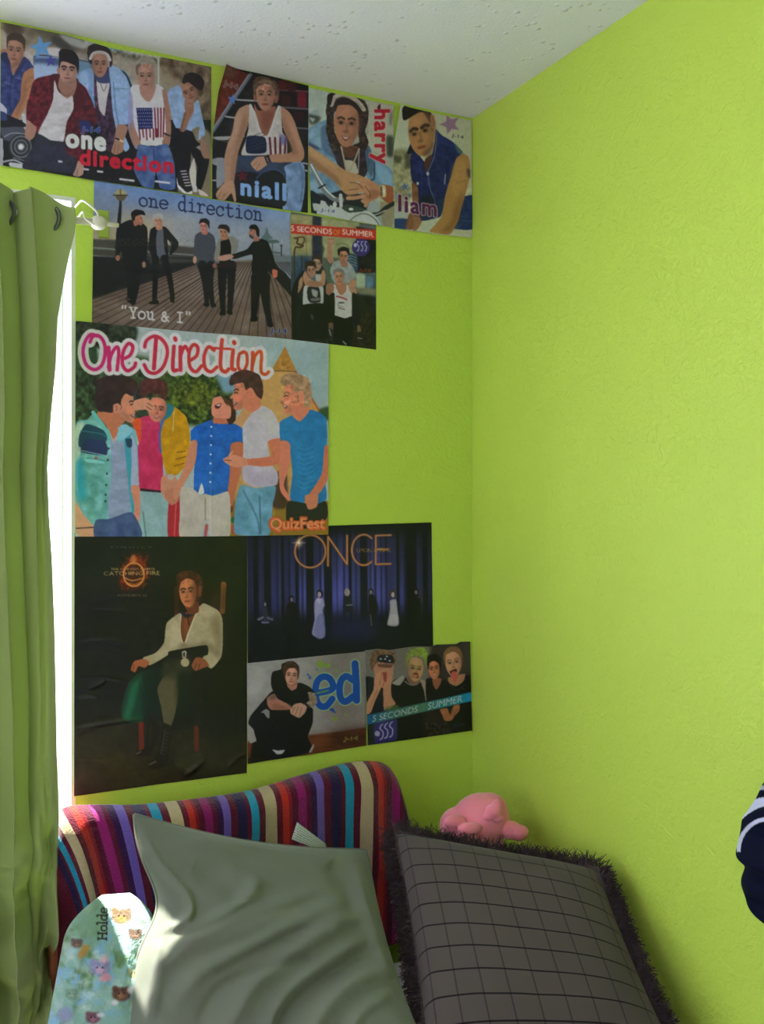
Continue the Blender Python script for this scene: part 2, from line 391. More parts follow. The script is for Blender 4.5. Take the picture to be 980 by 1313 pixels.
# ------------------------------------------------------------------ sage green pillow
TL = on_y(172, 1044, -0.205); TR = on_y(470, 1090, -0.235); BL = on_z(140, 1400, 0.63); BR = on_z(572, 1400, 0.63)
RID = [([(182, 1070), (196, 1110), (222, 1148), (226, 1174), (200, 1190)], 7, 0.011),
       ([(205, 1190), (250, 1188), (300, 1160), (334, 1122)], 11, 0.012), ([(205, 1196), (255, 1190), (330, 1150)], 8, -0.006),
       ([(205, 1215), (262, 1195), (330, 1165), (420, 1140)], 9, 0.006), ([(195, 1250), (236, 1215), (300, 1195), (380, 1160)], 12, 0.008),
       ([(215, 1300), (250, 1255), (318, 1215), (400, 1172), (455, 1150)], 13, 0.010), ([(250, 1262), (320, 1225), (400, 1185)], 8, -0.006),
       ([(255, 1313), (285, 1265), (345, 1240), (400, 1230)], 9, -0.008), ([(285, 1335), (315, 1275), (350, 1240), (420, 1190), (470, 1170)], 13, 0.013),
       ([(330, 1345), (360, 1280), (420, 1230), (480, 1195)], 11, 0.010), ([(350, 1330), (380, 1282), (440, 1240), (485, 1215)], 9, -0.009),
       ([(390, 1350), (410, 1300), (450, 1260), (500, 1240)], 12, 0.010), ([(440, 1350), (460, 1300), (505, 1270)], 10, 0.008),
       ([(225, 1085), (300, 1080), (380, 1098), (450, 1110)], 14, 0.004), ([(240, 1110), (290, 1140), (300, 1160)], 14, -0.006),
       ([(455, 1105), (465, 1150), (480, 1200), (500, 1260)], 8, 0.008), ([(190, 1200), (200, 1250), (190, 1310)], 10, 0.007), ([(420, 1105), (440, 1130), (452, 1180)], 10, -0.005)]
def sage_disp(X, Y, u, v):
    return 1.35*ridges(X, Y, RID) + 0.0022*fbm(u*9, v*9, 5) + 0.0045*fbm(u*3.2+v, v*3.2-u, 15, 3)
n = m = 230
V, Q, u, v, B, N = pillow_grid(TL, TR, BR, BL, n, m, 0.052, p=2.6, pinch=0.045, disp=sage_disp)
dl = (0.034*np.exp(-((v-.34)/.15)**2)*np.clip(1-u, 0, 1)**3)[..., None]*((TR-TL)/np.linalg.norm(TR-TL)); V = V + np.concatenate([dl.reshape(-1, 3)]*2); B = B + dl
V[:, 2] = np.maximum(V[:, 2], MZ+0.004)
t = NT('sage_cotton'); tc = t.n('ShaderNodeTexCoord'); mp = t.n('ShaderNodeMapping', Vector=tc.outputs['UV']); mp.inputs['Scale'].default_value = (1, 1, 1)
sx = t.n('ShaderNodeSeparateXYZ', Vector=mp.outputs[0])
wx = t.math('SINE', t.math('MULTIPLY', sx.outputs[0], 1100.0)); wy = t.math('SINE', t.math('MULTIPLY', sx.outputs[1], 1100.0))
w_ = t.math('MULTIPLY', wx, wy); nz = t.n('ShaderNodeTexNoise', Vector=tc.outputs['Object'], Scale=7.0, Detail=4.0)
base = t.mix(nz.outputs[0], rgba((102, 107, 94)), rgba((124, 129, 116)))
t.col(t.mix(t.math('MULTIPLY_ADD', w_, 0.10, 0.12), base, rgba((80, 84, 68)))); t.rough(0.85, 0.2); t.b.inputs['Sheen Weight'].default_value = 0.2
t.bump(w_, 0.15, 0.001)
m_sage = t.m
sp = empty('sage_pillow', (-0.62, -0.35, MZ), 'large plain sage green pillow leaning on the striped blanket', 'pillow')
V_ = V - np.array(sp.location)
o = fast_mesh('pillowcase', V_, Q, m_sage, sp); set_uv(o, np.concatenate([np.stack([u, v], -1).reshape(-1, 2)]*2))
# piped seam round the edge
rim = np.concatenate([B[0, :], B[1:, -1], B[-1, -2::-1], B[-2:0:-1, 0]]); rim = rim[::4]; rim[:, 2] = np.maximum(rim[:, 2], MZ+0.006); rim = np.vstack([rim, rim[:1]])-np.array(sp.location)
tube('piping', rim, 0.0028, m_sage, sp, 8)
# care tag at the upper edge
m_tag = NT('care_label'); tc = m_tag.n('ShaderNodeTexCoord'); sx = m_tag.n('ShaderNodeSeparateXYZ', Vector=tc.outputs['UV'])
ln = m_tag.math('GREATER_THAN', m_tag.math('SINE', m_tag.math('MULTIPLY', sx.outputs[1], 46.0)), 0.35)
nz = m_tag.n('ShaderNodeTexNoise', Vector=tc.outputs['UV'], Scale=38.0, Detail=1.0)
ln = m_tag.math('MULTIPLY', ln, m_tag.math('GREATER_THAN', nz.outputs[0], 0.48))
m_tag.col(m_tag.mix(ln, rgba((196, 204, 190)), rgba((92, 112, 104)))); m_tag.rough(0.7)
q = [on_y(a, b, -0.225) for a, b in ((381, 1054), (417, 1081), (419, 1093), (375, 1077))]
gv = []; gu = []
for j in range(9):
    for i in range(9):
        a, b = i/8, j/8; p_ = (1-a)*(1-b)*q[0]+a*(1-b)*q[1]+a*b*q[2]+(1-a)*b*q[3]; p_ = p_+np.array([0, -0.006*math.sin(a*2.6)+0.004*b, 0]); gv.append(p_-np.array(sp.location)); gu.append((a, b))
o = fast_mesh('care_tag', gv, grid_faces(9, 9), m_tag.m, sp); set_uv(o, gu); o['label'] = 'white printed care tag'
md = o.modifiers.new('thick', 'SOLIDIFY'); md.thickness = 0.0008

# ------------------------------------------------------------------ grey-brown checked pillow with fringe
TLb = np.array([-0.318, -0.225, 0.868]); TRb = np.array([-0.052, -0.510, 0.848]); BRb = np.array([-0.098, -0.765, 0.640]); BLb = np.array([-0.452, -0.600, 0.640])
def brown_disp(X, Y, u, v):
    return 0.0035*fbm(u*3, v*3, 21) + 0.004*np.exp(-((u-.06)/.05)**2)
V, Q, u, v, B, N = pillow_grid(TLb, TRb, BRb, BLb, 170, 170, 0.068, p=3.2, pinch=0.02, disp=brown_disp, back=0.45)
V[:, 2] = np.maximum(V[:, 2], MZ+0.004); V[:, 0] = np.minimum(V[:, 0], -0.012)
t = NT('checked_cloth'); tc = t.n('ShaderNodeTexCoord'); sx = t.n('ShaderNodeSeparateXYZ', Vector=tc.outputs['UV'])
def lines(sock, nrep, w, off=0.0):
    f = t.math('FRACT', t.math('MULTIPLY_ADD', sock, nrep, off)); return t.math('LESS_THAN', t.math('ABSOLUTE', t.math('SUBTRACT', f, 0.5)), w)
la = lines(sx.outputs[0], 9.0, 0.030); lb = lines(sx.outputs[1], 10.5, 0.034, 0.15)
wv = t.n('ShaderNodeTexNoise', Vector=tc.outputs['UV'], Scale=420.0, Detail=2.0); nz = t.n('ShaderNodeTexNoise', Vector=tc.outputs['Object'], Scale=9.0, Detail=3.0)
base = t.mix(nz.outputs[0], rgba((84, 76, 73)), rgba((94, 85, 81)))
base = t.mix(t.math('MULTIPLY', wv.outputs[0], 0.3), base, rgba((60, 56, 52)))
base = t.mix(t.math('MULTIPLY', la, 0.5), base, rgba((34, 20, 30))); base = t.mix(t.math('MULTIPLY', lb, 0.9), base, rgba((20, 14, 22)))
t.col(base); t.rough(0.9, 0.1); t.b.inputs['Sheen Weight'].default_value = 0.1; t.bump(wv.outputs[0], 0.3, 0.001)
bp = empty('fringed_pillow', (-0.26, -0.5, MZ), 'dark grey-brown checked pillow with a shaggy purple-brown fringe', 'pillow')
o = fast_mesh('cover', V-np.array(bp.location), Q, t.m, bp); set_uv(o, np.concatenate([np.stack([u, v], -1).reshape(-1, 2)]*2))
rim = np.concatenate([B[0, :], B[1:, -1], B[-1, -2::-1], B[-2:0:-1, 0]]); cen = B.mean((0, 1))
rn = len(rim); V = []; Fc = []
r_ = np.random.RandomState(8)
m_fr = NT('fringe_yarn'); oi = m_fr.n('ShaderNodeTexCoord'); nz = m_fr.n('ShaderNodeTexNoise', Vector=oi.outputs['Object'], Scale=130.0, Detail=2.0)
m_fr.col(m_fr.mix(nz.outputs[0], rgba((34, 26, 31)), rgba((88, 72, 76)))); m_fr.rough(0.8, 0.2)
for k_ in range(9500):
    f = r_.rand()*rn; i = int(f) % rn; j = (i+1) % rn; P0 = rim[i]*(1-(f-int(f)))+rim[j]*(f-int(f))
    tn = rim[j]-rim[i]; tn /= np.linalg.norm(tn)+1e-9; out = np.cross(tn, N); out /= np.linalg.norm(out)
    if out @ (P0-cen) < 0: out = -out
    side = r_.uniform(-1, 1); d = out*1.0 + N*side*0.95 + tn*r_.uniform(-.55, .55); d /= np.linalg.norm(d)
    L = r_.uniform(.018, .036); w = r_.uniform(.0009, .0016); curl = (tn*r_.uniform(-1, 1)+N*r_.uniform(-.9, .6)+np.array([0, 0, -.45]))*L*.55
    sd = np.cross(d, r_.randn(3)); sd /= np.linalg.norm(sd); s2 = np.cross(d, sd); b = len(V)
    P0 = P0 + N*side*0.008
    for q_ in range(5):
        a = q_/4; c = P0 + d*L*a + curl*a*a + sd*math.sin(a*9+k_)*0.0012; ww = w*(1-.55*a)
        for z in range(3): V.append(c+(sd*math.cos(z*2.094)+s2*math.sin(z*2.094))*ww)
    for q_ in range(4):
        for z in range(3): Fc.append((b+q_*3+z, b+q_*3+(z+1) % 3, b+q_*3+3+(z+1) % 3, b+q_*3+3+z))
V = np.array(V); V[:, 0] = np.minimum(V[:, 0], -0.004); V[:, 2] = np.maximum(V[:, 2], MZ+0.003)
o = fast_mesh('fringe', V-np.array(bp.location), Fc, m_fr.m, bp); o['kind'] = 'stuff'; o['label'] = 'shaggy purple-brown yarn fringe'
tube('braid', np.vstack([rim[::3], rim[:1]])+N*0.004-np.array(bp.location), 0.006, m_fr.m, bp, 8)

# ------------------------------------------------------------------ small printed plush pillow
PTL = on_y(96, 1138, -0.225); PTR = on_y(207, 1130, -0.235); PBR = on_z(188, 1385, 0.64); PBL = on_z(48, 1385, 0.64)
PTL = on_y(92, 1150, -0.24); PTR = on_y(203, 1142, -0.215)
def plush_disp(X, Y, u, v):
    return 0.004*fbm(u*3, v*4, 31) + 0.0012*fbm(u*30, v*36, 33, 3) + ridges(X, Y, [([(118, 1200), (112, 1260), (100, 1313)], 9, -0.007), ([(170, 1180), (160, 1240), (150, 1313)], 10, 0.006), ([(130, 1220), (128, 1270)], 9, .005)])
V, Q, u, v, B, N = pillow_grid(PTL, PTR, PBR, PBL, 260, 170, 0.044, p=2.1, pinch=0.0, disp=plush_disp, back=0.6, power=0.5)
# rounded top corners
cut = 0.34*np.clip(1-v/0.26, 0, 1)**2.2
B2 = B + (B[:, -1:, :]-B[:, :1, :])*((0.5-u)*2*cut)[..., None]
dB = (B2-B).reshape(-1, 3); V = V + np.concatenate([dB, dB]); V[:, 2] = np.maximum(V[:, 2], MZ+0.004)
mg = attr_mat('printed_plush', 0.95, 0.1, 0.3, 420, 0.9)
pp = fast_mesh('plush_pillow', V, Q, mg)
tag(pp, 'small blue-green plush pillow printed with animals and an embroidered name, beside the curtain', 'pillow')
PLUSH_V = V

# ------------------------------------------------------------------ pink soft toy behind the fringed pillow
m_pink = fabric_mat('pink_velour', (240, 128, 148), (246, 146, 164), 30, 420, 0.6, 0.95, 0.5)
toy = empty('pink_soft_toy', (-0.13, -0.235, MZ), 'pink stuffed animal peeking up behind the fringed pillow', 'soft toy')
def blob(name, balls, parent, vox=0.0035, mat=m_pink):
    bm = bmesh.new()
    for c, r in balls:
        rr_ = r if hasattr(r, '__len__') else (r, r, r)
        res = bmesh.ops.create_uvsphere(bm, u_segments=24, v_segments=16, radius=1.0)
        for v_ in res['verts']: v_.co = Vector((c[0]+v_.co.x*rr_[0], c[1]+v_.co.y*rr_[1], c[2]+v_.co.z*rr_[2])) - Vector(toy.location)
    o = bm_obj(name, bm, mat, parent, True)
    md = o.modifiers.new('skin', 'REMESH'); md.mode = 'VOXEL'; md.voxel_size = vox; md.use_smooth_shade = True
    ms = o.modifiers.new('soft', 'SMOOTH'); ms.factor = 0.8; ms.iterations = 6
    return o
def tp_(px, py, dep): return CAM + ray(px, py)*dep
h0 = tp_(617, 1052, 1.925)
blob('body', [(h0, (.060, .056, .054)), (tp_(590, 1058, 1.92), (.042, .042, .036)), (tp_(628, 1036, 1.93), (.036, .036, .030)), (tp_(610, 1038, 1.925), (.040, .036, .026)),
              (h0+np.array([0, 0, -.09]), (.060, .060, .075)), (h0+np.array([0, 0, -.185]), (.070, .062, .085)), (h0+np.array([0.0, 0, -.225]), (.072, .064, .060))], toy)
blob('snout', [(tp_(633, 1040, 1.884), (.017, .017, .013)), (tp_(638, 1031, 1.888), (.010, .011, .009)), (tp_(626, 1047, 1.880), (.013, .012, .009)), (tp_(638, 1049, 1.884), (.014, .012, .010))], toy, 0.0022)
blob('ear', [(tp_(583, 1053, 1.870), (.026, .012, .013)), (tp_(603, 1063, 1.862), (.028, .014, .013))], toy, 0.0025)
blob('ear', [(tp_(654, 1064, 1.900), (.024, .018, .018)), (tp_(666, 1068, 1.895), (.021, .016, .016))], toy, 0.0025)
blob('arm', [(tp_(600, 1085, 1.87), (.022, .022, .028)), (tp_(598, 1105, 1.87), (.020, .020, .028))], toy, 0.003)

# ------------------------------------------------------------------ curtain, rod and bracket
RY = -0.085
rz = on_y(120, 285, RY)[2]
m_rod = simple_mat('cream_enamel', (226, 220, 206), 0.3, 0.5, 0.02, 40, 0.0)
rod = empty('curtain_rod', (on_y(130, 284, RY)[0], RY, rz), 'thin cream curtain rod ending in a round cap beside the pier poster', 'curtain rod')
def R(p): return tuple(Vector(p)-Vector(rod.location))
xe = on_y(152, 285, RY)[0]; xa = on_y(121, 285, RY)[0]; xb = on_y(137, 285, RY)[0]
tube('rod', [R((-2.62, RY, rz)), R((xa, RY, rz))], 0.0062, m_rod, rod)
tube('inner_rod', [R((xa, RY, rz)), R((xe, RY, rz))], 0.0040, m_rod, rod)
rd = [.0085, .0125, .0128, .0128, .0105, .006]; xs = np.linspace(xa-0.004, xb, 6)
tube('end_cap', [R((x, RY, rz)) for x in xs], rd, m_rod, rod, 20)
br = empty('rod_bracket', (xa, 0, rz+.03), 'small white wire bracket holding the curtain rod on the wall', 'bracket')
def R2(p): return tuple(Vector(p)-Vector(br.location))
bx0, bx1 = on_y(107, 262, RY)[0], on_y(124, 262, RY)[0]
tube('arm', [R2(p) for p in smooth_pts([(bx0-.004, -0.001, rz+.044), (bx0-.002, -.03, rz+.045), (bx0, RY+.01, rz+.040), ((bx0+bx1)/2, RY-.004, rz+.028), (bx1, RY-.006, rz+.016), (bx1+.001, RY-.010, rz-.004)], 6)], 0.0019, m_rod, br, 10)
tube('arm', [R2(p) for p in smooth_pts([(bx0-.002, -0.001, rz+.020), (bx0-.001, -.04, rz+.020), (bx0+.001, RY+.012, rz+.020), (bx0+.002, RY-.008, rz+.002), (bx1-.006, RY-.009, rz-.007)], 6)], 0.0016, m_rod, br, 10)
m_grn = simple_mat('painted_metal', (150, 170, 60), 0.5, 0.4, 0.05, 40, 0.05)
pl = on_y(133, 262, -0.006)
adopt(box('wall_plate', (pl[0]-.010, pl[0]+.010, -0.007, -0.0005, rz-.004, rz+.048), m_grn, bev=0.002), br)

edge = [(236, 92), (272, 94.5), (290, 92.5), (336, 84), (408, 72.5), (466, 71), (530, 65), (600, 60), (660, 62), (720, 66), (800, 69), (900, 71), (1000, 72.5), (1070, 73), (1110, 72), (1160, 69), (1240, 65), (1300, 60), (1400, 52)]
mid = [(236, 34), (290, 38), (400, 46), (520, 48), (600, 44), (720, 47), (900, 52), (1000, 50), (1100, 48), (1400, 30)]
def z_of(py): return on_y(60, py, RY)[2]
nz_, ns = 420, 330
zb = 0.600; ztop = on_y(30, 246, RY)[2]
zz = np.linspace(ztop, zb, nz_)[:, None]
ez = np.array([z_of(p) for p, _ in edge]); ex = np.array([on_y(x, p, RY)[0] for p, x in edge])
mz = np.array([z_of(p) for p, _ in mid]); mx_ = np.array([on_y(x, p, RY)[0] for p, x in mid])
Xr = np.interp(-zz, -ez, ex); Xm = np.interp(-zz, -mz, mx_)
s = np.linspace(0, 1, ns)[None]
SB = 0.86; X0 = -1.40
down = (ztop-zz)/(ztop-zb)
main = s/SB; last = (s-SB)/(1-SB)
NF = 6.5
ph = main*NF*2*np.pi + 0.7*np.sin(down*3+1) + 0.5*fbm(s*4+0*zz, zz*1.3+0*s, 41, 3)
amp = 0.026+0.012*down + 0.006*fbm(s*6+0*zz, zz*2+0*s, 42, 3)
warp = 0.010*fbm(s*5+0*zz, zz*2.2+0*s, 43, 3)*down
Xc = np.where(s < SB, X0+(Xm-X0)*main + 0.007*np.sin(2*ph) + warp*np.clip((SB-s)*8, 0, 1), Xm+(Xr-Xm)*last**0.9)
phm = (1*NF*2*np.pi) + 0.7*np.sin(down*3+1) + 0.5*fbm(SB*4+0*zz, zz*1.3, 41, 3)
Yl = amp*np.sin(ph); Ye = amp[:, -1:]*np.sin(phm)*(1-last) + 0.020*np.sin(last*np.pi)*(1-.5*down) - 0.006*last
Yc = RY + np.where(s < SB, Yl, Ye)
Yc = Yc - 0.022*np.clip(1-down*5, 0, 1)
# gathers where the cloth meets the bed
low = np.clip((1.06-zz)/0.42, 0, 1)
b1 = fbm(s*9+zz*3, zz*10-s*5, 44, 3)
Yc = Yc - low*0.075 - low**0.6*0.075*b1 - 0.034*low*np.sin(zz*30+s*22)*np.clip(low*2, 0, 1)
Xc = Xc + low*0.016*fbm(s*6+0*zz, zz*9+0*s, 45, 3)*np.clip((1-s)*14, 0.0, 1)
zw = zz + 0*s - 0.004*np.sin(s*40)*(1-down)*np.clip(1-down*20, 0, 1) + low*0.018*fbm(s*8+5+0*zz, zz*8+0*s, 46, 3)*np.clip(down*0+1, 0, 1)
# slanting top of the last pleat
ztr = on_y(94, 271, RY)[2]
zw = np.where(s > SB, zw - np.clip((s-SB)/(1-SB), 0, 1)*np.clip(1-down*9, 0, 1)*(ztop-ztr)*0.9, zw)
Yc = np.minimum(Yc, -0.036)
V = np.stack([Xc, Yc, zw], -1).reshape(-1, 3)
cu = empty('green_curtain', (-1.2, RY, rz), 'leaf green curtain hanging in folds at the window, bunched at its foot', 'curtain')
m_cur = fabric_mat('green_cotton', (158, 172, 106), (166, 180, 114), 5, 700, 0.2, 0.9, 0.1, 0.22)
o = fast_mesh('panel', V-np.array(cu.location), grid_faces(nz_, ns), m_cur, cu); md = o.modifiers.new('thick', 'SOLIDIFY'); md.thickness = 0.0012; md.offset = 0
gx = on_y(64, 286, RY)[0]
m_gr = simple_mat('dark_metal_ring', (70, 78, 60), 0.35, 0.5, 0.05, 40, 0, 0.8)
for gx_, gy in ((gx, RY), (gx-0.075, RY), (gx-0.15, RY), (gx-0.225, RY)):
    bm = bmesh.new(); RR, r1 = 0.0215, 0.0045; vs2 = []
    for i in range(32):
        a = i*2*math.pi/32; row = []
        for j in range(10):
            b = j*2*math.pi/10; rr2 = RR+r1*math.cos(b); row.append(bm.verts.new((r1*0.6*math.sin(b), rr2*math.cos(a), rr2*math.sin(a))))
        vs2.append(row)
    for i in range(32):
        for j in range(10): bm.faces.new((vs2[i][j], vs2[(i+1) % 32][j], vs2[(i+1) % 32][(j+1) % 10], vs2[i][(j+1) % 10]))
    g = bm_obj('grommet', bm, m_gr, cu, True); g.location = Vector((gx_, gy, rz-0.004))-Vector(cu.location); g.rotation_euler = (0, 0, math.radians(38))

# ------------------------------------------------------------------ navy garment on the right wall
jk = empty('navy_jacket', (-0.03, -1.0, 0.9), 'navy jacket with white stripes hanging against the lime wall at the frame edge', 'jacket')
sil = [(996, 988), (988, 996), (980, 1006), (972, 1022), (964, 1036), (957, 1046), (953, 1060), (950, 1076), (949, 1088), (951, 1096), (955, 1103), (958.5, 1110), (956, 1122), (955.5, 1134), (958, 1146), (962, 1152), (970, 1160), (980, 1169), (992, 1184), (1010, 1210), (1020, 1260)]
sp_ = smooth_pts(sil, 14); W3 = np.array([on_x(a, b, -0.052) for a, b in sp_])
no = len(W3); mcol = 190; Vf = []; c0 = []
for side in (1, -1):
    for i in range(no):
        for j in range(mcol):
            a = j/(mcol-1); y = W3[i, 1] - a*0.34; z = W3[i, 2] - 0.015*a + (0.05*(a*3)**2*0 if i else 0)
            pr = math.sqrt(max(0, 1-(2*min(a*2.2, 1-1e-9)/2-1)**2)) if a*2.2 < 1 else 1.0
            vi = i/(no-1); pv = math.sqrt(max(0, 1-(1-min(vi*9, 1))**2))
            th = 0.046*pr*pv*(1+0.18*math.sin(i*0.12+a*9))
            Vf.append((-0.052 - th if side == 1 else -0.052+0.9*th*0.9, y, z))
Vf = np.array(Vf); Vf[:, 0] = np.minimum(Vf[:, 0], -0.004)
Qf = np.concatenate([grid_faces(no, mcol), grid_faces(no, mcol, no*mcol, True)])
o = fast_mesh('shell', Vf-np.array(jk.location), Qf, attr_mat('jersey', 0.75, 0.3, 0.2, 500, 0.2), jk)
X_, Y_ = to_px(Vf); r = np.hypot(X_-988, Y_-1090)
colr = np.tile(np.array([8., 14, 38]), (len(Vf), 1))
up = Y_ < 1092
colr[up & (r > 38) & (r < 43)] = (206, 206, 236); colr[up & (r > 54+(X_-957)*.12) & (r < 68)] = (206, 206, 240); colr[up & (r > 78) & (r < 83)] = (170, 172, 196)
set_print(o, colr)
jm = o.data.materials[0].node_tree.nodes['Principled BSDF']; jm.inputs['Sheen Weight'].default_value = 0.0; jm.inputs['Specular IOR Level'].default_value = 0.1
tube('collar', [tuple(np.array(p)-np.array(jk.location)) for p in smooth_pts([(-.03, -.98, 1.165), (-.075, -1.01, 1.18), (-.085, -1.06, 1.185), (-.06, -1.11, 1.18), (-.03, -1.13, 1.165)], 5)], 0.012, simple_mat('navy_rib', (10, 14, 36), .8), jk)
hk = empty('coat_hook', (0, -1.05, 1.21), 'metal coat hook on the lime wall above the navy jacket', 'hook')
adopt(box('plate', (-0.006, -0.0005, -1.065, -1.035, 1.18, 1.25), m_rod, bev=.002), hk)
tube('prong', [tuple(Vector(p)-Vector(hk.location)) for p in ((-.004, -1.05, 1.2), (-.04, -1.05, 1.195), (-.06, -1.05, 1.21), (-.062, -1.05, 1.23))], .004, m_rod, hk)
# ------------------------------------------------------------------ printing: a small raster painter for the posters' inks
_glyphs = {}
def glyph_tris(s, offset, space=1.0):
    key = (s, offset, space)
    if key not in _glyphs:
        cu_ = bpy.data.curves.new('type', 'FONT'); cu_.body = s; cu_.offset = offset; cu_.space_character = space; cu_.resolution_u = 4
        ob = bpy.data.objects.new('type', cu_); COL.objects.link(ob)
        bpy.context.view_layer.update()
        me = ob.evaluated_get(bpy.context.evaluated_depsgraph_get()).to_mesh(); me.calc_loop_triangles()
        v = np.array([x.co[:2] for x in me.vertices]); t_ = [tuple(q.vertices) for q in me.loop_triangles]
        _glyphs[key] = (v, t_); bpy.data.objects.remove(ob); bpy.data.curves.remove(cu_)
    return _glyphs[key]
def S(s): return [tuple(float(a) for a in q.split(',')) for q in s.split()]
SK = (150, 112, 92)
class Art:
    """ink canvas; crop = (x0, y0, scale) of the sketch the coordinates are read from"""
    def __init__(s, box_, base, ss=2.4):
        s.x0, s.y0, s.x1, s.y1 = box_; s.ss = ss
        s.w = int((s.x1-s.x0)*ss)+1; s.h = int((s.y1-s.y0)*ss)+1
        s.a = np.empty((s.h, s.w, 3), np.float32); s.a[:] = base; s.crop = (0, 0, 1.0); s.model = True
    def c(s, pts):
        P_ = np.array(pts, float); return np.stack([(s.crop[0]+P_[:, 0]/s.crop[2]-s.x0)*s.ss, (s.crop[1]+P_[:, 1]/s.crop[2]-s.y0)*s.ss], 1)
    def k(s): return s.ss/s.crop[2]
    def bb(s, P_, m):
        return (max(0, int(P_[:, 0].min()-m)), min(s.w, int(P_[:, 0].max()+m)+2), max(0, int(P_[:, 1].min()-m)), min(s.h, int(P_[:, 1].max()+m)+2))
    def put(s, bx, M, col, a):
        if not M.size: return
        R_ = s.a[bx[2]:bx[3], bx[0]:bx[1]]
        if callable(col):
            yy, xx = np.mgrid[bx[2]:bx[3], bx[0]:bx[1]]
            col = col(s.crop[2]*((xx/s.ss+s.x0)-s.crop[0]), s.crop[2]*((yy/s.ss+s.y0)-s.crop[1]))
        else: col = np.array(col, np.float32)
        R_ += (col-R_)*(M*a)[..., None]
    def mask_poly(s, P_, bx):
        M = np.zeros((bx[3]-bx[2], bx[1]-bx[0]), bool); n_ = len(P_); xs_ = np.arange(bx[0], bx[1])+.5
        for i in range(n_):
            x1, y1 = P_[i]; x2, y2 = P_[(i+1) % n_]
            if y1 == y2: continue
            if y1 > y2: x1, y1, x2, y2 = x2, y2, x1, y1
            r0 = max(bx[2], int(math.ceil(y1-.5))); r1 = min(bx[3]-1, int(math.ceil(y2-.5))-1)
            if r1 < r0: continue
            rr_ = np.arange(r0, r1+1); xi = x1+(rr_+.5-y1)*(x2-x1)/(y2-y1)
            M[r0-bx[2]:r1+1-bx[2]] ^= xs_[None] < xi[:, None]
        return M.astype(np.float32)
    @staticmethod
    def blur(M, r):
        r = int(round(r))
        for _ in range(2):
            if r < 1: return M
            for ax in (0, 1):
                pad = [(0, 0), (0, 0)]; pad[ax] = (r+1, r); C_ = np.cumsum(np.pad(M, pad, mode='edge'), ax)
                n_ = M.shape[ax]
                M = (np.take(C_, np.arange(2*r+1, 2*r+1+n_), ax)-np.take(C_, np.arange(0, n_), ax))/(2*r+1)
        return M
    def P(s, pts, col, a=1.0, sm=1, f=0.0):
        if isinstance(pts, str): pts = S(pts)
        P_ = s.c(smooth_pts(pts, 5, True, .62) if sm else pts); fr = f*s.k(); bx = s.bb(P_, 2*fr+2)
        if bx[1] <= bx[0] or bx[3] <= bx[2]: return
        M = s.mask_poly(P_, bx); M = s.blur(M, max(fr, 0.6)) if fr > .4 else M
        s.put(bx, M, col, a)
    def L(s, pts, w, col, a=1.0, sm=1, f=0.0):
        if isinstance(pts, str): pts = S(pts)
        P_ = s.c(smooth_pts(pts, 6) if sm and len(pts) > 2 else pts); wm = (max(w) if hasattr(w, '__len__') else w)*s.k()/2
        bx = s.bb(P_, wm+2+f*s.k())
        if bx[1] <= bx[0] or bx[3] <= bx[2]: return
        yy, xx = np.mgrid[bx[2]:bx[3], bx[0]:bx[1]]; d, p_ = seg_dist(xx+.5, yy+.5, P_)
        ww = np.interp(p_, np.linspace(0, 1, len(w)), w)*s.k()/2 if hasattr(w, '__len__') else wm
        s.put(bx, np.clip((ww-d)/(0.9+f*s.k())+0.5, 0, 1).astype(np.float32), col, a)
    def E(s, cx_, cy_, rx, ry, col, a=1.0, rot=0, f=0.0):
        t_ = np.linspace(0, 2*np.pi, 28, endpoint=False); c_, n_ = math.cos(math.radians(rot)), math.sin(math.radians(rot))
        s.P([(cx_+rx*math.cos(q)*c_-ry*math.sin(q)*n_, cy_+rx*math.cos(q)*n_+ry*math.sin(q)*c_) for q in t_], col, a, 0, f)
    def R(s, x0, y0, x1, y1, col, a=1.0, f=0.0, sl=0.0):
        s.P([(x0, y0), (x1, y0+(x1-x0)*sl), (x1, y1+(x1-x0)*sl), (x0, y1)], col, a, 0, f)
    def T(s, txt, x, y, w, h, col, slope=0.0, bold=0.0, out=None, ow=0.05, lean=0.0, vert=False, space=1.0, a=1.0, f=0.0):
        """text with its baseline starting at x, y; w = width, h = height of a capital"""
        v0, _ = glyph_tris(txt, 0.0, space); x_lo, x_hi = v0[:, 0].min(), v0[:, 0].max()
        for off, cc in (([(bold+ow, out)] if out is not None else [])+[(bold, col)]):
            v, tr_ = glyph_tris(txt, 0.0, space); rad = max(0.0, off*h/0.7*s.k()*.9)
            u_ = (v[:, 0]-x_lo)/(x_hi-x_lo)*w; q_ = v[:, 1]/0.70*h
            if vert: P_ = np.stack([x+q_-u_*0, y+u_], 1)
            else: P_ = np.stack([x+u_+lean*q_, y+slope*u_-q_], 1)
            P_ = s.c(P_); bx = s.bb(P_, 3+rad)
            if bx[1] <= bx[0] or bx[3] <= bx[2]: continue
            M = np.zeros((bx[3]-bx[2], bx[1]-bx[0]), np.float32)
            for t3 in tr_:
                q3 = P_[list(t3)]; b3 = s.bb(q3, 0)
                b3 = (max(b3[0], bx[0]), min(b3[1], bx[1]), max(b3[2], bx[2]), min(b3[3], bx[3]))
                if b3[1] <= b3[0] or b3[3] <= b3[2]: continue
                sub = M[b3[2]-bx[2]:b3[3]-bx[2], b3[0]-bx[0]:b3[1]-bx[0]]; np.maximum(sub, s.mask_poly(q3, b3), out=sub)
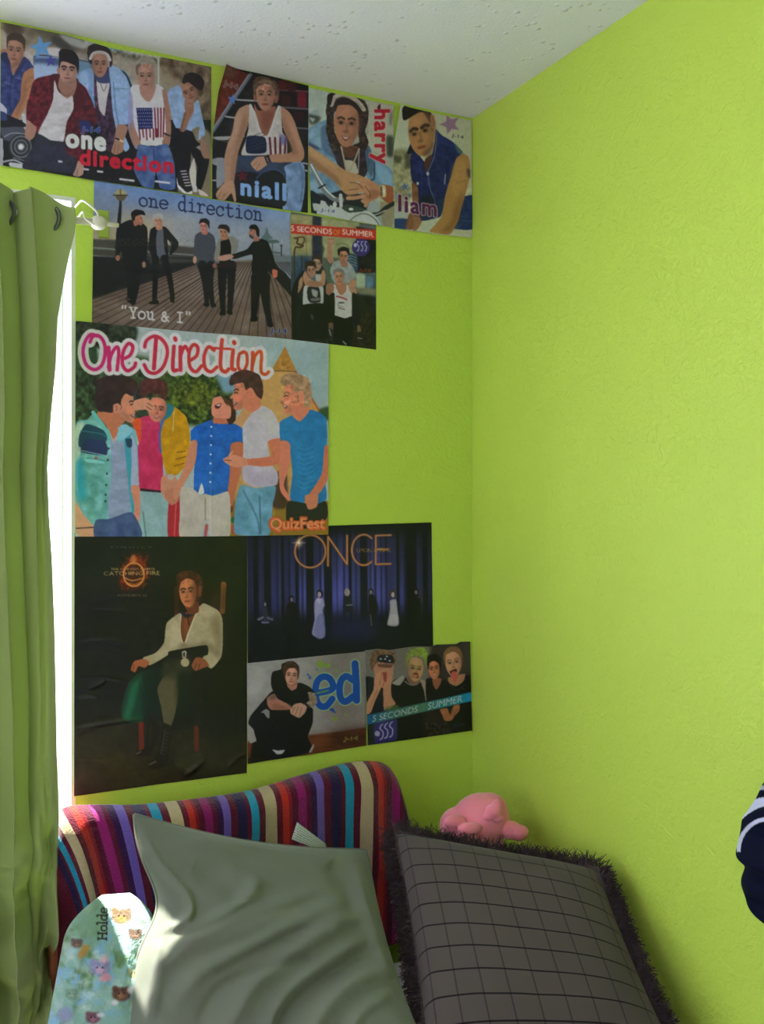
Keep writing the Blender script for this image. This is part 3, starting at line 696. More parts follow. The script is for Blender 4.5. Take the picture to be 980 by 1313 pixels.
            if rad >= .6:                      # heavier weight: grow the letters outwards
                M1 = M.copy(); ri = int(math.ceil(rad))
                for dy_ in range(-ri, ri+1):
                    for dx_ in range(-ri, ri+1):
                        d_ = math.hypot(dx_, dy_)
                        if 0 < d_ <= rad+.5: np.maximum(M1, np.roll(np.roll(M, dy_, 0), dx_, 1)*min(1.0, rad+.5-d_+.3), out=M1)
                M = M1
            s.put(bx, s.blur(M, max(1, f*s.k())) if f else M, cc, a)
    def N(s, x0, y0, x1, y1, amp, cell, seed=1, tint=(1, 1, 1), a=1.0, octv=4, stretch=(1, 1), f=6):
        """mottling inside a rectangle"""
        P_ = s.c([(x0, y0), (x1, y1)]); bx = s.bb(P_, 0)
        if bx[1] <= bx[0] or bx[3] <= bx[2]: return
        yy, xx = np.mgrid[bx[2]:bx[3], bx[0]:bx[1]]; cc = cell*s.k()
        nz__ = fbm(xx/cc/stretch[0], yy/cc/stretch[1], seed, octv)
        M = np.ones(nz__.shape, np.float32); e = max(1, int(f*s.k())); r = np.clip(np.minimum.reduce([xx-bx[0]+1, bx[1]-xx, yy-bx[2]+1, bx[3]-yy])/e, 0, 1)
        s.a[bx[2]:bx[3], bx[0]:bx[1]] += (nz__*amp*r*a)[..., None]*np.array(tint)
    def face(s, x, y, w, h, skin=SK, rot=0, look=0.0, hair=(40, 30, 28), smile=0, brow=1.0, dk=0.55):
        """three-quarter/front face; x, y its centre, look = shift of the features"""
        sk = np.array(skin, float); c_, n_ = math.cos(math.radians(rot)), math.sin(math.radians(rot))
        q = lambda a, b: (x+(a*c_-b*n_)*w/2, y+(a*n_+b*c_)*h/2)
        s.P([q(-.86, -.35), q(-.62, -.86), q(0, -1.0), q(.62, -.86), q(.86, -.35), q(.88, .05), q(.74, .5), q(.42, .86), q(0, 1.0), q(-.42, .86), q(-.74, .5), q(-.88, .05)], sk)
        s.P([q(.9-.5*abs(look), -.7), q(.95, 0), q(.7, .6), q(.2, .98), q(.45, .3), q(.5, -.3)] if look <= 0 else [q(-.9+.5*look, -.7), q(-.95, 0), q(-.7, .6), q(-.2, .98), q(-.45, .3), q(-.5, -.3)], sk*.72, .7, f=h*.07)
        s.E(*q(look*.4-.12, -.55), w*.22, h*.13, np.clip(sk*1.18, 0, 255), .6, rot, h*.07)
        for e in (-1, 1):
            ex_, ey = e*.38+look*.35, -.08
            s.E(*q(ex_, ey), w*.125, h*.05, sk*.55, .75, rot, h*.02); s.E(*q(ex_, ey+.01), w*.06, h*.035, sk*.22, .9, rot)
            s.L([q(ex_-.22, ey-.17), q(ex_+e*.02, ey-.23), q(ex_+.22, ey-.17)], h*.045*brow, hair, .85)
            s.E(*q(ex_+e*.05, .22), w*.11, h*.08, np.clip(sk*np.array([1.14, 1.04, 1.02]), 0, 255), .5, rot, h*.05)
        s.L([q(look*.42+.03, -.05), q(look*.5+.07, .2), q(look*.5+.08, .30)], w*.075, sk*.72, .6, f=w*.03); s.E(*q(look*.5, .31), w*.10, h*.035, sk*.62, .7, rot, h*.015)
        if smile: s.P([q(look*.4-.33, .5), q(look*.4, .56), q(look*.4+.33, .48), q(look*.4, .74)], (120, 50, 48)); s.P([q(look*.4-.27, .53), q(look*.4, .57), q(look*.4+.27, .51), q(look*.4, .64)], (215, 205, 200))
        else: s.E(*q(look*.4, .58), w*.17, h*.038, sk*np.array([.82, .55, .55]), .9, rot, h*.012); s.L([q(look*.4-.22, .57), q(look*.4, .59), q(look*.4+.22, .57)], h*.02, sk*.4, .8)
        s.E(*q(look*.2, .86), w*.16, h*.06, sk*1.08, .4, rot, h*.04)
    def prof(s, x, y, w, h, d=1, skin=SK, hair=(50, 34, 30), smile=1, tilt=0):
        """head in profile; d = 1 looks right, -1 left; x, y centre, face depth w, height h"""
        sk = np.array(skin, float); c_, n_ = math.cos(math.radians(tilt)), math.sin(math.radians(tilt))
        def q(a, b):
            a *= d; return (x+(a*w/2)*c_-(b*h/2)*n_, y+(a*w/2)*n_+(b*h/2)*c_)
        s.P([q(-.7, -.7), q(.2, -.95), q(.62, -.6), q(.66, -.25), q(.72, -.12), q(.98, .18), q(.94, .27), q(.74, .32), q(.80, .42), q(.74, .50), q(.78, .60), q(.68, .68), q(.70, .86), q(.48, 1.0), q(.1, .88), q(-.35, .55), q(-.6, .2)], sk)
        s.P([q(.05, .35), q(.4, .5), q(.5, .95), q(.1, .86), q(-.35, .5), q(-.2, .2)], sk*.74, .6, f=h*.06); s.E(*q(.35, .25), w*.13, h*.1, np.clip(sk*np.array([1.14, 1.02, 1]), 0, 255), .6, 0, h*.05)
        s.L([q(.36, -.28), q(.52, -.34), q(.66, -.26)], h*.045, hair, .85); s.L([q(.42, -.10), q(.56, -.14), q(.64, -.08)], h*.04, sk*.3, .9); s.E(*q(.84, .28), w*.04, h*.03, sk*.5, .8, 0, h*.015)
        if smile: s.P([q(.40, .50), q(.74, .46), q(.74, .52), q(.60, .66)], (110, 46, 44)); s.P([q(.48, .51), q(.72, .48), q(.66, .57)], (220, 208, 204))
        else: s.L([q(.5, .5), q(.76, .49)], h*.03, (120, 60, 54))
        s.P([q(-.42, -.18), q(-.22, -.16), q(-.18, .1), q(-.32, .28), q(-.46, .1)], sk*.93); s.L([q(-.36, -.1), q(-.27, 0), q(-.34, .16)], h*.03, sk*.62, .8)
    def star(s, x, y, r, col, a=1.0, rot=-90, r2=.42, sx=1.0):
        s.P([(x+sx*(r if i % 2 == 0 else r*r2)*math.cos(math.radians(rot+36*i)), y+(r if i % 2 == 0 else r*r2)*math.sin(math.radians(rot+36*i))) for i in range(10)], col, a, 0)
    def fix(s, dx, dy, pts):
        return [(a+dx, b+dy) for a, b in pts]
    def finish(s, grain=5.0):
        yy, xx = np.mgrid[0:s.h, 0:s.w]; n1 = fbm(xx/2.2, yy/2.2, 71, 2); n2 = fbm(xx/7, yy/9, 72, 3)
        s.a *= (1+.045*n1+.05*n2)[..., None]; s.a += (n1*grain*.5)[..., None]
        for c_ in range(3): s.a[..., c_] = .55*s.a[..., c_]+.45*s.blur(s.a[..., c_], 1)
    def sample(s, X, Y):
        fx = np.clip((X-s.x0)*s.ss, 0, s.w-1.001); fy = np.clip((Y-s.y0)*s.ss, 0, s.h-1.001); xi = fx.astype(int); yi = fy.astype(int); fx = (fx-xi)[..., None]; fy = (fy-yi)[..., None]; A_ = s.a
        return (A_[yi, xi]*(1-fx)+A_[yi, xi+1]*fx)*(1-fy)+(A_[yi+1, xi]*(1-fx)+A_[yi+1, xi+1]*fx)*fy

SLAB = {  # typewriter strokes on a 0..1 x 0..1 cell (y up, x-height .62)
 'o': ['.5,.62 .2,.5 .13,.31 .2,.1 .5,0 .8,.1 .87,.31 .8,.5 .5,.62'], 'n': ['.05,.6 .25,.6 .25,.02', '.08,.02 .42,.02', '.25,.45 .45,.6 .66,.58 .75,.42 .75,.02', '.58,.02 .94,.02'],
 'e': ['.14,.33 .86,.33 .78,.54 .5,.62 .22,.52 .13,.31 .22,.09 .5,0 .84,.1'], 'd': ['.55,.98 .75,.98 .75,.02 .95,.02', '.75,.48 .55,.6 .3,.57 .14,.4 .14,.2 .3,.03 .55,.02 .75,.16'],
 'i': ['.25,.6 .52,.6 .52,.02', '.2,.02 .84,.02', '.5,.84 .54,.84'], 'r': ['.1,.6 .32,.6 .32,.02', '.1,.02 .62,.02', '.32,.4 .5,.58 .7,.62 .9,.54'],
 'c': ['.84,.42 .82,.6', '.82,.5 .6,.62 .3,.56 .14,.36 .16,.16 .35,.01 .62,0 .86,.12'], 't': ['.38,.86 .38,.2 .46,.04 .64,0 .88,.1', '.12,.6 .8,.6'],
 'u': ['.06,.6 .24,.6 .24,.2 .34,.04 .52,.01 .74,.16', '.56,.6 .74,.6 .74,.02 .94,.02'], 'Y': ['.18,.88 .5,.45 .82,.88', '.5,.45 .5,.02', '.3,.02 .7,.02', '.04,.88 .34,.88', '.66,.88 .96,.88'],
 'I': ['.5,.88 .5,.02', '.22,.88 .78,.88', '.22,.02 .78,.02'], '&': ['.9,.02 .3,.6 .3,.76 .45,.86 .6,.76 .56,.6 .2,.34 .16,.14 .34,0 .56,.04 .8,.42', '.66,.42 .92,.42'],
 '“': ['.3,.98 .22,.84 .24,.76', '.64,.98 .56,.84 .58,.76'], '”': ['.3,.98 .38,.9 .3,.76', '.64,.98 .72,.9 .64,.76'], ' ': []}
def slab(A, txt, x, y, adv, h, w, col, slope=0.13):
    for i, ch in enumerate(txt):
        for st in SLAB[ch]:
            A.L([(x+(i+a)*adv, y+(i+a)*adv*slope-b*h) for a, b in S(st)], w, col)
# ---- poster: five young men against a car
def j14(A, x, y, w, h, col, out, slope=0.1):
    A.T('J-14', x, y, w, h, col, slope, 0.035, out, 0.05, lean=0.15)
def art_car():
    A = Art((-3, 22, 276, 258), (158, 148, 134)); A.crop = (0, 20, 3.5)
    A.P("0,0 400,0 980,200 980,330 700,250 400,170 0,120", (128, 116, 98), f=10)
    A.N(0, 20, 980, 330, 46, 38, 3, (1, .96, .9)); A.P("20,20 70,20 110,70 90,90 30,80", (74, 66, 52), .8, f=6)
    A.P("150,60 300,80 380,120 330,170 200,110", (88, 84, 74), .8, f=8); A.P("270,85 360,110 400,140 370,150 300,125", (188, 192, 190), .8, f=4); A.P("240,90 300,120 330,160 280,150 235,120", (58, 58, 58), .7, f=4)
    A.P("380,110 520,120 720,180 720,240 600,220 500,150 400,140", (198, 202, 196), .9, f=5); A.P("390,112 480,128 560,155 520,165 420,135", (120, 160, 160), .8, f=5)
    A.P("520,160 620,180 700,190 700,230 560,200", (84, 84, 66), .9, f=5); A.N(490, 150, 720, 230, 60, 12, 5)
    A.P("720,190 950,250 950,520 860,480 800,330 720,300", (112, 96, 76), f=6); A.N(720, 190, 960, 520, 60, 26, 8, (1, .95, .85))
    A.P("730,260 860,330 800,360 735,330", (150, 138, 116), .8, f=8); A.P("500,180 720,230 720,330 600,300", (160, 150, 132), .8, f=8)
    # car body behind
    A.P("150,190 180,178 350,200 420,215 560,250 600,330 560,400 150,400", (138, 168, 200), f=3); A.P("160,190 350,205 340,235 160,225", (46, 64, 96), .8, f=4); A.P("155,215 300,235 260,300 155,290", (168, 190, 214), .8, f=6)
    A.L("148,290 152,215 175,180 350,200 430,220", 5, (30, 40, 58)); A.P("345,205 430,225 430,300 350,270", (96, 128, 150), .9, f=4); A.L("500,235 560,260 590,320", 10, (32, 46, 72)); A.L("500,245 550,270 575,320", 4, (150, 180, 200))
    A.P("0,60 30,90 30,200 0,190", (170, 156, 142), f=3); A.P("100,150 150,190 150,270 110,200", (196, 190, 184), .8, f=4); A.P("215,145 270,150 270,190 215,175", (214, 210, 206), .9, f=3)
    A.L("712,185 712,330", 7, (196, 204, 196), .9)
    A.star(185, 145, 56, (96, 152, 196), rot=-100); A.star(228, 205, 30, (66, 62, 140), rot=-95)
    # floor zone: engine, lamp, dark underside
    A.P("0,470 980,470 980,840 0,840", (18, 18, 24), sm=0); A.P("840,500 950,540 950,840 800,840", (128, 116, 92), f=4)
    A.P("0,480 120,500 130,560 20,560", (70, 74, 86), f=2); A.P("100,440 130,470 125,520 105,500", (190, 192, 198), f=2)
    for r, c_ in ((56, (44, 46, 52)), (48, (108, 112, 116)), (42, (40, 42, 48)), (32, (92, 96, 100)), (24, (38, 40, 46)), (17, (120, 122, 124)), (11, (226, 226, 224))): A.E(95, 590, r, r*1.05, c_)
    A.L("20,545 60,528 130,535", 4, (150, 154, 160)); A.L("5,660 60,650 100,665", 8, (160, 160, 164)); A.P("45,660 120,672 118,690 48,680", (196, 198, 200)); A.P("0,560 14,560 14,680 0,680", (168, 170, 176)); A.L("60,640 120,655", 4, (120, 124, 130))
    # person 1
    A.P("0,160 40,150 110,190 110,250 30,260 0,230", (156, 112, 88)); A.P("0,186 30,168 50,240 62,270 108,185 152,235 132,300 120,380 70,450 46,455 0,420", (50, 62, 112)); A.N(0, 190, 150, 450, 36, 16, 9)
    A.P("0,180 34,168 48,225 20,215", (28, 36, 70), .9); A.P("66,262 108,186 118,210 84,262", (34, 40, 78), .9); A.L("52,265 48,330 44,440", 3, (30, 36, 66)); A.L("20,300 46,310", 3, (120, 130, 160)); A.L("70,280 110,290", 3, (110, 120, 156))
    A.P("108,258 150,236 152,330 122,400 78,472 48,458 90,380 96,310", (170, 118, 82)); A.P("108,300 128,290 112,380 80,450 70,440 100,360", (130, 86, 60), .6, f=5)
    A.P("0,420 44,450 90,470 128,500 60,500 0,500", (22, 22, 34)); A.P("0,390 30,420 30,450 0,430", (186, 188, 200)); A.P("0,430 28,440 32,470 0,470", (42, 58, 104))
    A.face(70, 162, 84, 122, (162, 118, 96), 6, -.25, (60, 44, 36)); A.P("30,135 32,95 60,78 95,84 115,112 110,165 100,128 70,112 40,116 34,150", (64, 48, 42)); A.P("52,222 70,232 88,214 74,205", (96, 66, 52), .5, f=5)
    # person 3 (behind 2)
    A.P("350,262 400,238 432,262 440,420 410,480 360,330", (120, 152, 190)); A.P("355,270 390,250 400,330 370,320", (150, 178, 206), .9, f=4)
    A.P("425,250 500,240 530,440 520,600 470,600 430,450", (58, 38, 62)); A.N(425, 250, 520, 600, 50, 12, 12, (1, .7, 1)); A.P("436,285 492,300 480,380 470,450 446,420 438,350", (204, 200, 200)); A.L("450,300 466,340 480,310", 3, (90, 80, 80))
    A.P("412,225 440,300 500,300 505,225 480,260 440,262", (52, 60, 98)); A.P("490,228 530,235 570,280 584,360 586,480 545,500 582,590 560,610 528,540 505,420 498,320", (144, 174, 208)); A.N(498, 240, 586, 500, 26, 18, 14); A.L("515,330 560,330", 3, (90, 120, 160)); A.L("510,300 520,420 540,520", 4, (84, 112, 156))
    A.P("528,490 575,500 558,560 552,610 520,626 500,612 512,570", (160, 120, 98)); A.L("520,575 512,620", 3, (110, 78, 62)); A.L("532,580 528,622", 3, (110, 78, 62)); A.L("526,556 552,566", 9, (204, 190, 150)); A.L("522,552 534,558", 8, (30, 26, 30))
    A.face(449, 222, 80, 112, (160, 118, 98), 0, .1, (44, 32, 30)); A.P("392,170 398,138 430,126 470,132 500,165 506,215 494,235 490,190 455,168 418,172 412,222 398,205", (40, 32, 34)); A.L("406,194 420,172 450,165 480,175 495,200", 13, (198, 194, 186)); A.L("410,190 424,172 452,166 480,180", 3, (150, 146, 140))
    # person 2
    A.P("150,300 180,278 262,264 300,290 300,520 210,540 160,520 124,500 118,420", (92, 18, 32)); A.P("335,295 385,325 420,400 440,470 415,500 385,540 372,655 345,672 275,640 290,520 300,400", (78, 16, 30))
    A.N(118, 270, 300, 530, 60, 13, 16, (1, .4, .45)); A.N(280, 300, 440, 660, 56, 13, 17, (1, .4, .5)); A.P("360,470 410,480 400,520 360,510", (24, 50, 110), .8, f=4)
    A.P("225,275 262,262 350,285 365,420 240,400", (70, 14, 26)); A.P("276,262 338,268 344,322 318,380 276,352 262,310", (150, 110, 92)); A.P("245,290 262,340 300,372 326,362 330,420 300,480 284,568 228,560 172,530 210,450 238,380", (206, 202, 204)); A.N(180, 380, 320, 565, 30, 26, 18, stretch=(2, .6)); A.L("255,310 280,350 310,358 328,340", 3, (110, 82, 70))
    A.P("172,532 228,560 288,570 300,620 340,640 335,705 230,700 100,685 140,600", (40, 42, 58)); A.N(110, 540, 340, 700, 16, 30, 19)
    A.P("122,470 150,490 165,505 155,545 132,562 112,540", (164, 122, 102)); A.P("352,652 376,672 374,712 350,725 328,716 340,690", (176, 140, 124)); A.L("350,690 344,720", 3, (110, 80, 70))
    A.face(307, 248, 92, 118, (176, 136, 118), 4, -.1, (22, 18, 22), 0, 1.5); A.P("266,212 264,168 275,152 300,152 330,160 352,188 356,232 350,262 340,228 300,210 276,208 268,235 262,240", (24, 20, 28)); A.P("285,285 300,298 330,290 322,302 300,306", (70, 52, 48), .5, f=4); A.P("256,240 268,236 268,262 260,262", (160, 118, 100))
    # person 4
    A.P("590,320 620,312 700,310 735,330 742,420 745,575 690,585 620,575 600,480 585,380", (214, 212, 214)); A.P("630,310 700,312 690,360 672,388 650,380 630,350", (168, 128, 110)); A.P("612,415 684,415 688,508 622,512", (30, 36, 92), sm=0)
    for i in range(7):
        for j_ in range(6): A.E(620+i*10+(j_ % 2)*4, 424+j_*15, 2.2, 2.6, (170, 176, 200))
    for i in range(4): A.L([(694+i*14, 417), (697+i*13, 460), (700+i*11, 545)], 6.5, (118, 30, 46))
    for i in range(6): A.L([(625+i*16, 510), (630+i*15, 558-(i % 2)*12)], 6.5, (118, 30, 46))
    A.P("580,340 596,370 600,470 625,560 634,590 610,600 590,560 575,500", (150, 150, 190), .9); A.P("590,480 620,540 634,580 620,604 596,572 580,520", (164, 124, 106)); A.P("728,335 752,348 765,420 768,520 762,580 740,590 728,570 745,520 740,430", (160, 116, 94)); A.L("738,530 762,540", 7, (30, 26, 30))
    A.P("622,580 690,588 752,578 782,660 786,778 720,775 700,700 690,775 640,768 600,690 615,620", (72, 98, 146)); A.N(610, 585, 785, 780, 40, 30, 21); A.L("690,600 696,700", 4, (38, 54, 90))
    A.face(655, 276, 86, 118, (172, 130, 112), 0, -.05, (90, 70, 56)); A.P("610,270 602,228 622,195 660,186 695,200 708,240 700,290 692,250 680,222 640,215 622,232 618,262", (152, 144, 130)); A.N(610, 195, 700, 250, 30, 9, 22); A.P("612,262 610,230 625,215 635,222 622,238 620,270", (84, 66, 54), .7)
    # person 5
    A.P("752,345 800,315 830,350 850,420 888,380 905,440 922,530 890,560 895,500 860,520 900,600 850,560 800,520 775,470", (140, 168, 202)); A.N(755, 330, 920, 560, 30, 20, 23); A.P("775,505 860,520 880,560 900,580 860,610 850,740 800,700 790,600 760,590 775,540", (20, 20, 30))
    A.P("872,590 938,640 930,700 905,780 876,780 885,680 860,620", (22, 22, 30)); A.P("905,540 930,590 942,640 915,640 900,600", (150, 112, 92)); A.P("830,380 866,385 870,430 850,470 830,520 812,518 830,440", (150, 106, 84)); A.L("832,440 812,515", 10, (120, 82, 66))
    A.face(852, 344, 74, 92, (156, 112, 90), -24, -.2, (34, 26, 28)); A.P("818,300 828,268 862,256 900,270 918,302 908,338 888,332 870,318 845,300 826,308", (36, 28, 30)); A.P("832,382 850,376 868,388 860,412 838,408", (164, 120, 98)); A.L("842,395 862,398", 2, (100, 70, 58))
    A.P("806,690 840,690 860,740 862,795 835,798 800,760 795,720", (32, 30, 36)); A.P("795,730 802,760 838,794 862,788 862,802 832,802 798,772", (222, 220, 222))
    for i in range(6): A.L([(812+i*4, 700+i*13), (836+i*4, 698+i*13)], 4, (210, 208, 212))
    A.P("850,700 872,640 880,700 880,780 862,770", (206, 200, 190)); A.P("868,745 880,760 888,790 866,790", (200, 196, 198)); A.P("890,780 920,795 935,812 900,808", (210, 200, 190))
    # underside chrome glints
    for x, y, w_ in ((540, 735, 60), (700, 745, 60), (440, 700, 20), (380, 690, 16), (265, 655, 12)): A.L([(x, y), (x+w_, y+w_*.12)], 9, (210, 208, 214))
    for q in range(50): A.E(380+RNG.rand()*240, 680+RNG.rand()*80, 2, 2, (90, 90, 100), .6)
    j14(A, 365, 523, 82, 24, (34, 46, 120), (150, 190, 226), .05)
    A.T('one', 300, 588, 172, 82, (222, 224, 218), .10, .055, (40, 40, 46), .02, space=1.14)
    A.T('direction', 362, 668, 414, 68, (196, 24, 52), .095, .052, space=1.12)
    return A
# ---- poster: young man seated on steps in a tank top
def art_steps():
    A = Art((268, 80, 400, 278), (20, 18, 24)); A.crop = (270, 80, 6.73)
    A.P("110,20 350,110 20,600 0,600", (98, 34, 26), sm=0); A.P("110,40 200,60 230,110 160,140 100,110", (90, 66, 62), .8, f=20); A.N(0, 30, 350, 600, 34, 30, 3, (1, .5, .4)); A.L("30,370 130,375", 4, (60, 22, 20)); A.L("25,470 90,470", 4, (60, 22, 20)); A.L("90,250 190,270", 4, (60, 22, 20))
    for y in (240, 390, 560): A.L([(590, y), (850, y+18)], 14, (78, 76, 84)); A.L([(590, y-6), (850, y+12)], 4, (150, 150, 158))
    for x, y, c_ in ((620, 200, (84, 22, 30)), (700, 215, (70, 20, 28)), (790, 290, (110, 26, 44)), (790, 350, (120, 24, 48)), (650, 330, (60, 18, 26)), (760, 470, (50, 20, 24)), (680, 480, (44, 22, 26))): A.P([(x-35, y-40), (x+35, y-36), (x+35, y+40), (x-35, y+36)], c_, .9, f=6)
    A.L("15,600 345,110", 34, (104, 112, 128)); A.L("15,585 330,110", 7, (160, 168, 182)); A.L("30,610 355,120", 5, (58, 62, 74))
    for p_ in ("130,470 210,480", "20,655 290,640", "15,850 130,840", "230,325 400,335", "10,1020 60,1020", "800,870 850,880", "800,930 850,940"): A.L(p_, 13, (178, 178, 182))
    A.L("20,670 170,690", 16, (60, 60, 66)); A.P("10,650 160,640 150,670 60,672", (170, 168, 168)); A.P("10,840 110,820 90,900 20,880", (150, 150, 156)); A.P("20,680 150,700 130,820 30,810", (24, 24, 30), .9)
    j14(A, 108, 205, 125, 44, (88, 54, 52), (206, 204, 206), .25); A.star(190, 322, 48, (88, 128, 190), rot=-80)
    # jeans
    A.P("230,810 300,800 560,830 760,850 810,900 815,1100 770,1290 620,1280 640,1130 640,980 560,920 400,960 250,980 200,1000 215,880", (46, 58, 84)); A.P("640,900 760,850 812,900 815,1080 775,1290 625,1280 650,1120 655,980", (122, 150, 190)); A.N(620, 870, 815, 1290, 46, 50, 5); A.L("770,880 800,1000 780,1200", 22, (84, 108, 150), .7, f=10)
    A.P("60,880 130,830 140,1000 60,1090 50,1000", (136, 142, 156)); A.P("215,960 420,950 640,1000 640,1240 300,1190 215,1130", (22, 22, 34)); A.P("225,820 460,830 600,870 540,930 400,960 300,900", (54, 68, 96), .9, f=6)
    A.L("400,1000 450,950 520,925 590,935 650,985", 14, (54, 74, 120)); A.star(275, 985, 60, (92, 20, 40), rot=-95)
    # torso + arms
    A.P("325,370 400,440 560,430 610,380 620,600 655,650 660,790 560,800 480,800 270,800 300,690 330,560", (196, 192, 188)); A.N(290, 400, 660, 800, 22, 40, 6)
    A.P("378,360 420,420 560,380 556,470 530,560 490,632 450,625 410,540 385,440", (150, 96, 76)); A.P("440,430 545,430 530,520 490,600 455,560", (112, 62, 50), .6, f=18); A.L("345,372 385,460 420,580 462,642 500,636 540,540 570,440 590,385", 22, (206, 204, 202))
    A.P("318,640 470,650 478,780 315,782", (22, 30, 62)); 
    for i in range(5): A.L([(330, 770-i*30), (470, 720-i*30)], 6, (60, 66, 92), .8)
    for i in range(4): A.L([(512+i*46, 655), (522+i*40, 790)], 19, (96, 26, 52))
    A.P("595,620 660,640 664,700 630,720 600,690", (92, 96, 150), .7, f=6); A.L("275,800 480,800", 8, (190, 188, 186))
    A.P("325,368 250,400 212,470 190,600 150,700 120,830 125,1000 120,1060 195,1060 215,950 240,780 290,640 325,540 335,440", (172, 134, 110)); A.P("300,440 320,540 250,700 220,900 200,1040 170,1040 190,860 230,680 270,520", (138, 98, 78), .6, f=14); A.P("220,480 260,430 250,560 190,700 160,760 190,600", (196, 160, 136), .6, f=14)
    A.P("120,1040 200,1030 222,1190 205,1205 180,1130 120,1195 60,1180 50,1130", (182, 140, 114)); A.L("90,1120 60,1175", 5, (120, 84, 66)); A.L("120,1130 100,1190", 5, (120, 84, 66)); A.L("150,1120 120,1160", 5, (120, 84, 66))
    A.P("608,390 680,430 730,520 770,650 808,760 806,830 770,860 640,865 520,860 515,800 660,790 710,760 670,660 630,570", (176, 130, 104)); A.P("620,450 660,540 720,680 750,790 700,800 680,700 630,580", (134, 92, 72), .6, f=14); A.P("690,480 740,600 790,740 780,790 740,700 700,580", (196, 152, 124), .5, f=12)
    A.P("350,870 400,820 480,815 500,870 470,900 430,930 400,940 360,900", (182, 140, 116)); A.L("400,860 370,900", 4, (110, 76, 62)); A.L("425,870 395,925", 4, (110, 76, 62)); A.L("470,812 492,872", 14, (24, 22, 30)); A.L("500,808 518,862", 12, (26, 24, 32))
    # head
    A.face(475, 288, 185, 262, (170, 122, 100), 2, -.05, (70, 48, 36)); A.P("372,290 366,200 380,140 440,122 520,140 580,185 596,250 590,330 570,330 562,250 530,205 470,185 420,205 395,240 388,300", (86, 66, 54)); A.N(370, 130, 590, 250, 56, 18, 8); A.P("400,180 450,150 520,160 560,200 500,180 440,185", (140, 116, 92), .8, f=6); A.P("372,280 388,290 392,340 376,330", (150, 100, 80)); A.P("556,290 584,290 578,350 556,350", (140, 88, 70))
    A.T('niall', 268, 1142, 380, 140, (134, 172, 222), .13, .05, space=1.2)
    return A
